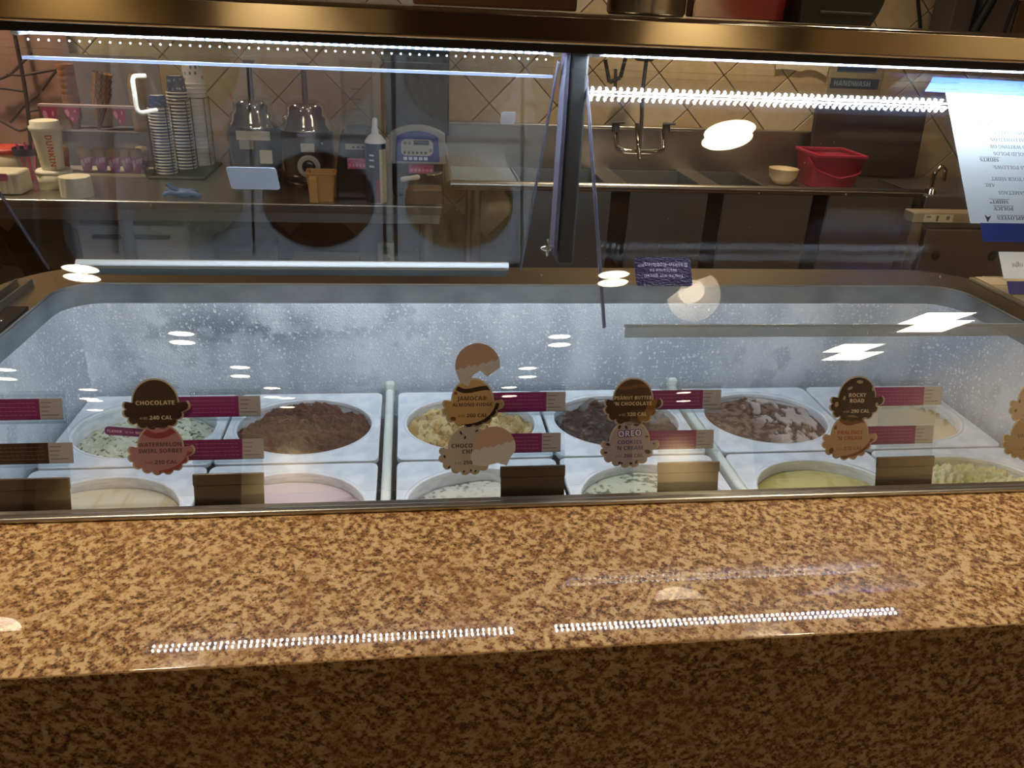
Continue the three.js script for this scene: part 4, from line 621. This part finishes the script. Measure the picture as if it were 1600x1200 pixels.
{
  const coneG = (h, r) => lathe([[0.004, 0], [r, h], [r - 0.003, h], [0.003, 0.006]], 28);
  const t = thing('waffle_cone_stack', 'tilted nested stack of brown waffle cones on the display case', 'waffle cones', [-1.095, TT + 0.1335, -3.12]); t.rotation.z = -0.22;
  for (let i = 0; i < 4; i++) part(t, 'waffle_cone', coneG(0.13, 0.034), waffleMat, [0, i * 0.022, 0]);
  const o = thing('cake_cone_stack', 'upright stack of orange-brown cake cones on the display case', 'cake cones', [-1.178, TT + 0.1335, -3.14]), om = std('#9c6434', 0.8);
  for (let i = 0; i < 9; i++) part(o, 'cake_cone', lathe([[0.014, 0], [0.018, 0.03], [0.026, 0.034], [0.028, 0.055], [0.025, 0.055], [0.016, 0.034]], 24), om, [0, i * 0.02, 0]);
  const b = thing('sugar_cone_stack', 'stack of pale sugar cones by the wire cup rack', 'sugar cones', [-0.945, TT + 0.1335, -3.12]), bm = std('#8d6f52', 0.85);
  for (let i = 0; i < 9; i++) part(b, 'sugar_cone', lathe([[0.028, 0], [0.029, 0.012], [0.018, 0.05], [0.016, 0.05], [0.026, 0.012]], 24), bm, [0, i * 0.018, 0]);
}
{
  const sm2 = std('#ffffff', 0.55, 0, { map: canvasTex(128, 64, (g, w, h) => { g.fillStyle = '#b0628c'; g.fillRect(0, 0, w, h); g.fillStyle = '#e2b5cf'; for (let i = 0; i < 18; i++) { g.beginPath(); g.arc((i * 29) % w, (i * 17) % h, 4 + (i % 3) * 2, 0, 7); g.fill(); } }) });
  const red = std('#9c2f36', 0.6), crust = std('#a98a63', 0.85), crust2 = std('#b0703a', 0.8);
  let c0;
  const spots = [[-1.18, -0.005], [-1.105, 0], [-1.059, -0.006], [-1.013, 0.0], [-0.974, -0.014], [-0.936, 0.0], [-0.931, -0.045]];
  spots.forEach(([x, dz], i) => {
    const p = [x, TT + 0.0125, -2.98 + dz], label = i ? 'wrapped cone in a pink dotted sleeve lined up in the display case' : 'wrapped cone with orange wafer in a red sleeve by the paper coffee cup';
    if (i < 2) {
      const t = thing('sleeved_cone', label, 'wrapped cone', p, i ? 'pink sleeved cones in the display case' : undefined);
      part(t, 'sleeve', lathe([[0, 0], [0.014, 0.001], [0.021, 0.05], [0.022, 0.055]], 24), i ? sm2 : red); part(t, 'wafer_top', lathe([[0.022, 0.053], [0.023, 0.068], [0.018, 0.08], [0, 0.084]], 24), i ? crust : crust2);
      if (i === 1) c0 = t;
    } else dup(c0, p, label, 'pink sleeved cones in the display case');
  });
}
{ // tall paper coffee cup
  const t = thing('paper_coffee_cup', 'tall white lidded paper cup with orange DUNKIN lettering', 'cup', [-1.135, TT + 0.06, -2.78], undefined, 0);
  const m = std('#ffffff', 0.55, 0, { map: canvasTex(1024, 512, (g, w, h) => { g.fillStyle = '#d9d0b6'; g.fillRect(0, 0, w, h); g.save(); g.translate(w * 0.035, 60); g.rotate(Math.PI / 2); g.fillStyle = '#d2542c'; g.font = 'bold 104px sans-serif'; g.fillText('DUNKIN\u2019', 0, 0); g.restore(); g.fillStyle = '#b9572f'; g.fillRect(w * 0.87, h * 0.7, 14, 26); g.fillRect(w * 0.885, h * 0.73, 12, 18); }) });
  part(t, 'cup_wall', new THREE.CylinderGeometry(0.044, 0.033, 0.125, 40, 1, true).translate(0, 0.0635, 0), m);
  part(t, 'cup_floor', cyl(0.033, 0.033, 0.002, 32).translate(0, 0.002, 0), cream);
  part(t, 'lid', lathe([[0.046, 0.12], [0.048, 0.124], [0.048, 0.132], [0.043, 0.134], [0.042, 0.148], [0.036, 0.15], [0.034, 0.146], [0, 0.146]], 40), cream);
  const s = thing('white_canister', 'round white canister under the paper coffee cup', 'canister', [-1.135, TT, -2.78]);
  part(s, 'canister_wall', lathe([[0, 0.001], [0.05, 0], [0.052, 0.05], [0, 0.05]], 36), std('#c9c2a8', 0.7)); part(s, 'lid', lathe([[0, 0.059], [0.05, 0.059], [0.054, 0.054], [0.054, 0.049], [0.05, 0.049]], 36), std('#d8d1b8', 0.6));
}
{ // crumpled towel roll
  const g = cyl(0.045, 0.047, 0.06, 40, false); const p = g.attributes.position; for (let i = 0; i < p.count; i++) { const a = Math.atan2(p.getZ(i), p.getX(i)), k = 1 + 0.12 * (vn(a * 5 + 20, p.getY(i) * 60 + 3) - 0.5); p.setX(i, p.getX(i) * k); p.setZ(i, p.getZ(i) * k); } g.computeVertexNormals();
  single('paper_towel_roll', 'ruffled cream paper towel roll in front of the lidded coffee cup', 'paper roll', g, std('#d6cdae', 0.9), [-1.03, TT + 0.031, -2.66]);
  const t = thing('napkin_holder', 'cream plastic napkin holder at the left of the towel roll', 'napkin holder', [-1.25, TT, -2.7]);
  part(t, 'holder_shell', rbox(0.12, 0.07, 0.09, 0.01, 3), std('#cfc4a4', 0.5), [0, 0.035, 0]);
  for (let i = 0; i < 3; i++) part(t, 'rib', rbox(0.01, 0.06, 0.006, 0.002), std('#dcd2b4', 0.5), [-0.005 + i * 0.018, 0.034, 0.046]);
  part(t, 'pink_label', rbox(0.035, 0.022, 0.001, 0.0004), std('#c5618a', 0.6), [0.012, 0.055, 0.05]);
  const c = thing('spoon_cup', 'clear plastic cup of pink spoons with a navy band', 'cup', [-1.235, TT, -2.85]);
  part(c, 'cup_wall', lathe([[0, 0.002], [0.03, 0.001], [0.04, 0.11]], 32), acrylic); part(c, 'navy_band', lathe([[0.0385, 0.09], [0.0415, 0.09], [0.0425, 0.112], [0.0395, 0.112]], 32), std('#2b2c44', 0.5));
  for (let i = 0; i < 6; i++) { const a = i * 1.05; part(c, 'pink_spoon', bar([0.012 * Math.cos(a), 0.004, 0.012 * Math.sin(a)], [0.028 * Math.cos(a), 0.125, 0.028 * Math.sin(a)], 0.003, 6), std('#b8416d', 0.5)); }
  const rd = thing('red_lidded_tub', 'low tub with a red lid at the left end of the table', 'tub', [-1.33, TT, -2.92]);
  part(rd, 'tub_side', lathe([[0, 0.001], [0.05, 0], [0.058, 0.085], [0, 0.085]], 32), std('#c7b999', 0.6)); part(rd, 'red_lid', lathe([[0, 0.104], [0.055, 0.102], [0.062, 0.096], [0.062, 0.084], [0.056, 0.084]], 32), std('#b03a2a', 0.5));
}
{ // pink picture with dark branching rods
  const t = thing('pink_wall_panel', 'salmon pink wall panel crossed by dark branching metal rods', 'wall panel', [-1.55, 1.18, FZ0 + 0.02]);
  part(t, 'panel_board', rbox(0.62, 0.66, 0.02, 0.003), std('#ffffff', 0.7, 0, { map: dataTex(128, 128, (u, v) => mix3(hex('#7d5a4e'), hex('#a8826f'), fbm(u * 5, v * 5, 3, 5))) }), [0, 0, 0]);
  const rods = [[[-1.401, 1.46], [-1.401, 1.253], [-1.402, 1.178], [-1.407, 1.089], [-1.425, 0.93]], [[-1.52, 1.16], [-1.445, 1.19], [-1.356, 1.265]], [[-1.455, 1.191], [-1.4, 1.189], [-1.275, 1.214]], [[-1.345, 1.14], [-1.29, 1.2], [-1.25, 1.232]], [[-1.6, 1.145], [-1.468, 1.14], [-1.411, 1.133]], [[-1.48, 1.02], [-1.415, 1.085], [-1.358, 1.124]], [[-1.52, 1.03], [-1.456, 0.991], [-1.41, 1.005]], [[-1.415, 1.06], [-1.343, 1.075], [-1.3, 1.09]]];
  rods.forEach((r, i) => part(t, 'branch_rod', tube(r.map(([x, y]) => [x + 1.55, y - 1.18, 0.05]), i ? 0.005 : 0.0075, 8), std('#3b2a26', 0.6)));
}

// ---------------------------------------------------------------- sink run
{
  const t = thing('steel_sink', 'long stainless steel sink with three hanging basins and rolled front rim', 'sink', [0, 0, 0]);
  const x0 = 0.15, x1 = 2.0;
  part(t, 'front_rim', moved(cyl(0.016, 0.016, x1 - x0, 20), (x0 + x1) / 2, 0.9, -2.95, 0, 0, Math.PI / 2), steel);
  part(t, 'back_splash', metric(rbox(x1 - x0, 0.19, 0.02, 0.004)), steel, [(x0 + x1) / 2, 0.965, -3.365]);
  part(t, 'splash_top', metric(rbox(x1 - x0, 0.012, 0.035, 0.004)), steel, [(x0 + x1) / 2, 1.062, -3.36]);
  part(t, 'drainboard', metric(rbox(0.26, 0.01, 0.42, 0.003)), steel, [0.285, 0.885, -3.155]);
  part(t, 'drainboard', metric(rbox(0.6, 0.01, 0.42, 0.003)), steel, [1.7, 0.89, -3.155]);
  part(t, 'left_rim', bar([0.15, 0.9, -2.95], [0.14, 0.975, -3.35], 0.013), steel);
  const basins = [[0.42, 0.755], [0.835, 1.135], [1.205, 1.56], [1.63, 1.98]];
  for (const [a, b] of basins) part(t, 'basin', metric(merge([moved(box(b - a, 0.33, 0.006), (a + b) / 2, 0.73, -2.965), moved(box(b - a, 0.33, 0.006), (a + b) / 2, 0.73, -3.33), moved(box(0.006, 0.33, 0.36), a, 0.73, -3.148), moved(box(0.006, 0.33, 0.36), b, 0.73, -3.148), moved(box(b - a, 0.006, 0.36), (a + b) / 2, 0.567, -3.148)])), steelDull);
  for (const x of [0.795, 1.17, 1.595]) part(t, 'deck_bridge', metric(box(0.08, 0.008, 0.4)), steel, [x, 0.892, -3.155]);
  for (const [x, z] of [[0.25, -3.0], [1.94, -3.0], [0.25, -3.32], [1.94, -3.32], [1.17, -3.32]]) part(t, 'leg', cyl(0.019, 0.019, 0.88, 16), steel, [x, 0.44, z]);
}
{
  const t = thing('prerinse_faucet', 'chrome and black wall faucet with tall riser above the sink', 'faucet', [0.93, 1.07, -3.33]), z = 0.02;
  const pipe = part(t, 'bridge_pipe', tube([[-0.09, 0.0, z], [-0.09, -0.07, z + 0.04], [-0.06, -0.085, z + 0.06], [0.06, -0.085, z + 0.06], [0.1, -0.075, z + 0.05], [0.105, -0.01, z]], 0.011, 10, 60), chrome);
  for (const x of [-0.1, 0.11]) part(pipe, 'valve_handle', merge([moved(cyl(0.014, 0.017, 0.04, 16), x, 0.005, z + 0.03), bar([x - 0.02, 0.02, z + 0.04], [x + 0.03, 0.024, z + 0.05], 0.005)]), charcoal);
  part(t, 'riser_pipe', tube([[0.0, -0.08, z + 0.06], [0.0, 0.05, z + 0.04], [-0.005, 0.12, z + 0.03], [0.0, 0.28, z + 0.02]], 0.008, 10), charcoal);
  part(t, 'spout', tube([[-0.02, 0.02, z + 0.05], [-0.015, -0.05, z + 0.08], [-0.005, -0.11, z + 0.09]], 0.009, 10), chrome);
  part(t, 'riser_cap', rbox(0.07, 0.035, 0.05, 0.01), charcoal, [-0.01, 0.27, z + 0.02]);
  part(t, 'spray_clip', merge([bar([-0.16, 0.25, z], [-0.14, 0.17, z + 0.02], 0.008), bar([-0.14, 0.17, z + 0.02], [-0.1, 0.19, z + 0.03], 0.008), bar([-0.1, 0.19, z + 0.03], [-0.085, 0.26, z + 0.02], 0.008), bar([-0.12, 0.22, z + 0.02], [-0.115, 0.12, z + 0.03], 0.007)]), blackGloss);
}
{
  const t = thing('red_bucket', 'bright red plastic bucket standing on the sink edge', 'bucket', [1.66, 0.8955, -3.08]), red = std('#a31f3c', 0.45);
  const q = (w0, w1, h) => { const g = new THREE.CylinderGeometry(w1, w0, h, 4, 1, true, Math.PI / 4); return g.translate(0, h / 2, 0); };
  part(t, 'bucket_wall', q(0.108, 0.138, 0.13), red); part(t, 'bucket_floor', rbox(0.15, 0.004, 0.15, 0.001), red, [0, 0.003, 0]);
  part(t, 'rim', merge([moved(rbox(0.204, 0.012, 0.01, 0.003), 0, 0.13, 0.098), moved(rbox(0.204, 0.012, 0.01, 0.003), 0, 0.13, -0.098), moved(rbox(0.01, 0.012, 0.196, 0.003), 0.098, 0.13, 0), moved(rbox(0.01, 0.012, 0.196, 0.003), -0.098, 0.13, 0)]), red);
  part(t, 'bail_handle', tube([[-0.1, 0.115, 0.02], [-0.085, 0.075, 0.098], [0, 0.05, 0.104], [0.085, 0.07, 0.098], [0.1, 0.115, 0.02]], 0.003, 8), red);
}
single('cream_bowl', 'small cream plastic bowl beside the red bucket', 'bowl', lathe([[0, 0.002], [0.03, 0], [0.052, 0.03], [0.06, 0.062], [0.057, 0.062], [0.048, 0.03], [0, 0.006]], 36), std('#cdb892', 0.5), [1.487, 0.8955, -3.1]);
single('maroon_board', 'large dark maroon board leaning behind the red bucket', 'board', rbox(0.5, 0.3, 0.018, 0.03, 3), std('#2c1d21', 0.5), [1.93, 1.046, -3.31], [-0.1, 0, 0]);
{
  const t = thing('gooseneck_tap', 'small chrome gooseneck tap at the end of the sink', 'tap', [2.1, 0.9, -3.0]);
  part(t, 'spout', tube([[-0.03, 0, 0], [-0.03, 0.07, 0], [-0.01, 0.095, 0.0], [0.012, 0.08, 0], [0.018, 0.04, 0]], 0.008, 12, 40), chrome); part(t, 'tap_base', cyl(0.02, 0.024, 0.02, 24), chrome, [-0.03, 0.0, 0]);
  single('side_counter', 'grey steel cupboard next to the sink end', 'cupboard', rbox(0.8, 0.89, 0.42, 0.006), steelDull, [2.42, 0.445, -3.15]);
}
{
  const t = thing('handwash_sign', 'pale wall sign with blue HANDWASH band above the sink', 'sign', [1.87, 1.3, FZ0 + 0.005]);
  part(t, 'sign_board', printed(rrect(0.235, 0.2, 0.004), 0.002), std('#ffffff', 0.5, 0, { map: canvasTex(512, 440, (g, w, h) => { g.fillStyle = '#9d8f76'; g.fillRect(0, 0, w, h); g.fillStyle = '#6b5a48'; g.fillRect(110, 60, 90, 30); g.fillRect(230, 66, 120, 22); g.fillStyle = '#3c4a63'; g.fillRect(60, 150, 380, 60); g.fillRect(20, 260, 470, 90); g.fillStyle = '#8fa3b8'; g.font = 'bold 64px sans-serif'; g.fillText('HANDWASH', 50, 328); }) }));
  const s = new THREE.Shape(); s.moveTo(0, 0); s.lineTo(0.24, 0.0); s.lineTo(0.235, -0.06); s.quadraticCurveTo(0.16, -0.02, 0.12, -0.045); s.quadraticCurveTo(0.05, -0.03, 0.01, -0.04);
  single('curled_paper', 'torn cream paper on the tiled wall by the HANDWASH sign', 'paper', extrude(s, 0.001), std('#c8bb95', 0.8), [1.5, 1.345, FZ0 + 0.012]);
}
// staff-side unit past the tilted flap
{
  const t = thing('steel_side_unit', 'brownish steel upright panel with two black discs for holes past the tilted flap', 'panel', [1.46, 0, -1.77]), m = std('#8d7f6b', 0.4, 0.75);
  part(t, 'side_frame', metric(rbox(0.03, 1.085, 0.04, 0.004)), m, [-0.262, 0.5425, 0]); part(t, 'side_frame', metric(rbox(0.03, 1.085, 0.04, 0.004)), m, [0.262, 0.5425, 0]);
  part(t, 'top_band', rbox(0.556, 0.026, 0.044, 0.004), std('#ad9a76', 0.45, 0.5), [0, 1.086, 0]);
  part(t, 'face_panel', metric(rbox(0.47, 1.055, 0.02, 0.003)), std('#77695a', 0.45, 0.6), [0.004, 0.53, 0.006]);
  for (const x of [-0.192, -0.041]) part(t, 'dark_hole_disc', cyl(0.0115, 0.0115, 0.004, 24).rotateX(Math.PI / 2), black, [x, 0.995, 0.0165]);  // black discs on the face stand for the shade inside two holes
  part(t, 'torn_label', printed(rrect(0.075, 0.018, 0.002), 0.001).translate(-0.215, 1.086, 0.0222), std('#ffffff', 0.7, 0, { map: canvasTex(128, 32, (g, w, h) => { g.fillStyle = '#c7b894'; g.fillRect(0, 0, w, h); g.fillStyle = '#6d5f49'; g.fillRect(10, 6, 20, 8); g.fillRect(54, 4, 10, 24); g.fillRect(98, 6, 14, 16); }) }));
}
{
  const t = thing('drip_tray', 'beige gridded drip tray lying beside the freezer rim', 'tray', [1.33, 1.0008, -1.45]);
  part(t, 'tray_pan', rbox(0.24, 0.006, 0.19, 0.002), std('#8f7f62', 0.6), [0, 0.003, 0]);
  for (let i = 0; i < 4; i++) for (let j = 0; j < 3; j++) part(t, 'grid_plate', rbox(0.052, 0.004, 0.054, 0.0015, 1), std('#d0bd97', 0.55), [-0.0855 + i * 0.057, 0.0075, -0.06 + j * 0.06]);
  single('tray_stand', 'plain steel stand carrying the drip tray', 'stand', metric(rbox(0.18, 0.999, 0.24, 0.004)), steelDull, [1.356, 0.4998, -1.46]);
}

// ---------------------------------------------------------------- things on top of the beam
const BT = 1.4945;
{
  const t = thing('brown_carton', 'plain brown carton standing on the steel beam', 'box', [0.108, BT, -1.12]);
  part(t, 'carton_body', rbox(0.2, 0.16, 0.1, 0.003), std('#5a3414', 0.7), [0, 0.081, 0]); part(t, 'carton_lid', rbox(0.204, 0.03, 0.104, 0.003), std('#6a4020', 0.7), [0, 0.176, 0]);
  const p = thing('steel_pan', 'round stainless pan on the beam between brown carton and red box', 'pan', [0.303, BT, -1.1]);
  part(p, 'pan_wall', lathe([[0, 0.001], [0.047, 0], [0.05, 0.004], [0.051, 0.09], [0.054, 0.092], [0.049, 0.092], [0.048, 0.005], [0, 0.005]], 48), steel); part(p, 'rolled_rim', new THREE.TorusGeometry(0.053, 0.002, 8, 48).rotateX(Math.PI / 2).translate(0, 0.092, 0), steel);
  const r = thing('red_gift_card_box', 'glossy red card box in a clear sleeve on the beam', 'card box', [0.42, BT, -1.1]);
  const m = std('#ffffff', 0.3, 0, { map: canvasTex(512, 512, (g, w, h) => { g.fillStyle = '#c01f2c'; g.fillRect(0, 0, w, h); g.strokeStyle = '#d8929a'; g.lineWidth = 5; g.beginPath(); g.moveTo(110, 300); g.lineTo(110, 385); g.lineTo(126, 405); g.lineTo(330, 412); g.lineTo(352, 385); g.moveTo(126, 415); g.lineTo(390, 425); g.lineTo(420, 385); g.lineTo(470, 385); g.stroke(); g.fillStyle = '#d8929a'; g.font = '40px sans-serif'; g.fillText('delivering good', 120, 390); }) });
  part(r, 'card_front', printed(rrect(0.118, 0.14, 0.002), 0.004).translate(0, 0.072, 0.016), m); part(r, 'card_box', rbox(0.12, 0.14, 0.03, 0.003), std('#8f101c', 0.4), [0, 0.071, 0]); part(r, 'clear_sleeve', box(0.124, 0.142, 0.002), acrylic, [0, 0.0725, 0.023]);
  const b = thing('black_terminal', 'matte black box-shaped device on the beam beside the red box', 'device', [0.54, BT, -1.1]);
  const s = new THREE.Shape(); s.moveTo(-0.05, 0); s.lineTo(0.045, 0); s.quadraticCurveTo(0.056, 0.02, 0.056, 0.03); s.lineTo(-0.052, 0.03);
  part(b, 'device_body', extrude(s, 0.09, 0.002).translate(0, 0.0022, -0.045), std('#1d1511', 0.5)); part(b, 'highlight_strip', rbox(0.07, 0.003, 0.003, 0.001), charcoal, [0.008, 0.014, 0.048]);  // paler strip on the front stands for a highlight on the device
}
{ // wall-mounted unit behind the beam
  const t = thing('wall_speaker_unit', 'grey and brown wall unit with a slanted black arm behind the beam', 'wall unit', [2.3, 1.55, FZ0 + 0.1]);
  part(t, 'side_plate', rbox(0.09, 0.3, 0.14, 0.006), std('#5b5148', 0.6), [-0.13, 0.02, 0]); part(t, 'main_box', rbox(0.13, 0.3, 0.16, 0.006), std('#6d6053', 0.6), [0.02, 0.02, 0]); part(t, 'brown_box', rbox(0.2, 0.2, 0.16, 0.006), std('#6b4c2a', 0.7), [0.19, -0.05, 0]);
  part(t, 'slanted_arm', bar([-0.1, -0.12, 0.09], [-0.02, 0.1, 0.09], 0.018), black); part(t, 'cable', tube([[0.05, -0.12, 0.085], [0.06, 0, 0.085], [0.08, 0.12, 0.085]], 0.006), black);
  single('wall_cable', 'thin black cable hanging down the tiled wall', 'cable', tube([[2.05, 1.75, FZ0 + 0.012], [2.06, 1.6, FZ0 + 0.012], [2.09, 1.52, FZ0 + 0.012], [2.13, 1.4, FZ0 + 0.012]], 0.007), black);
}

//END
renderer.render(scene, camera);
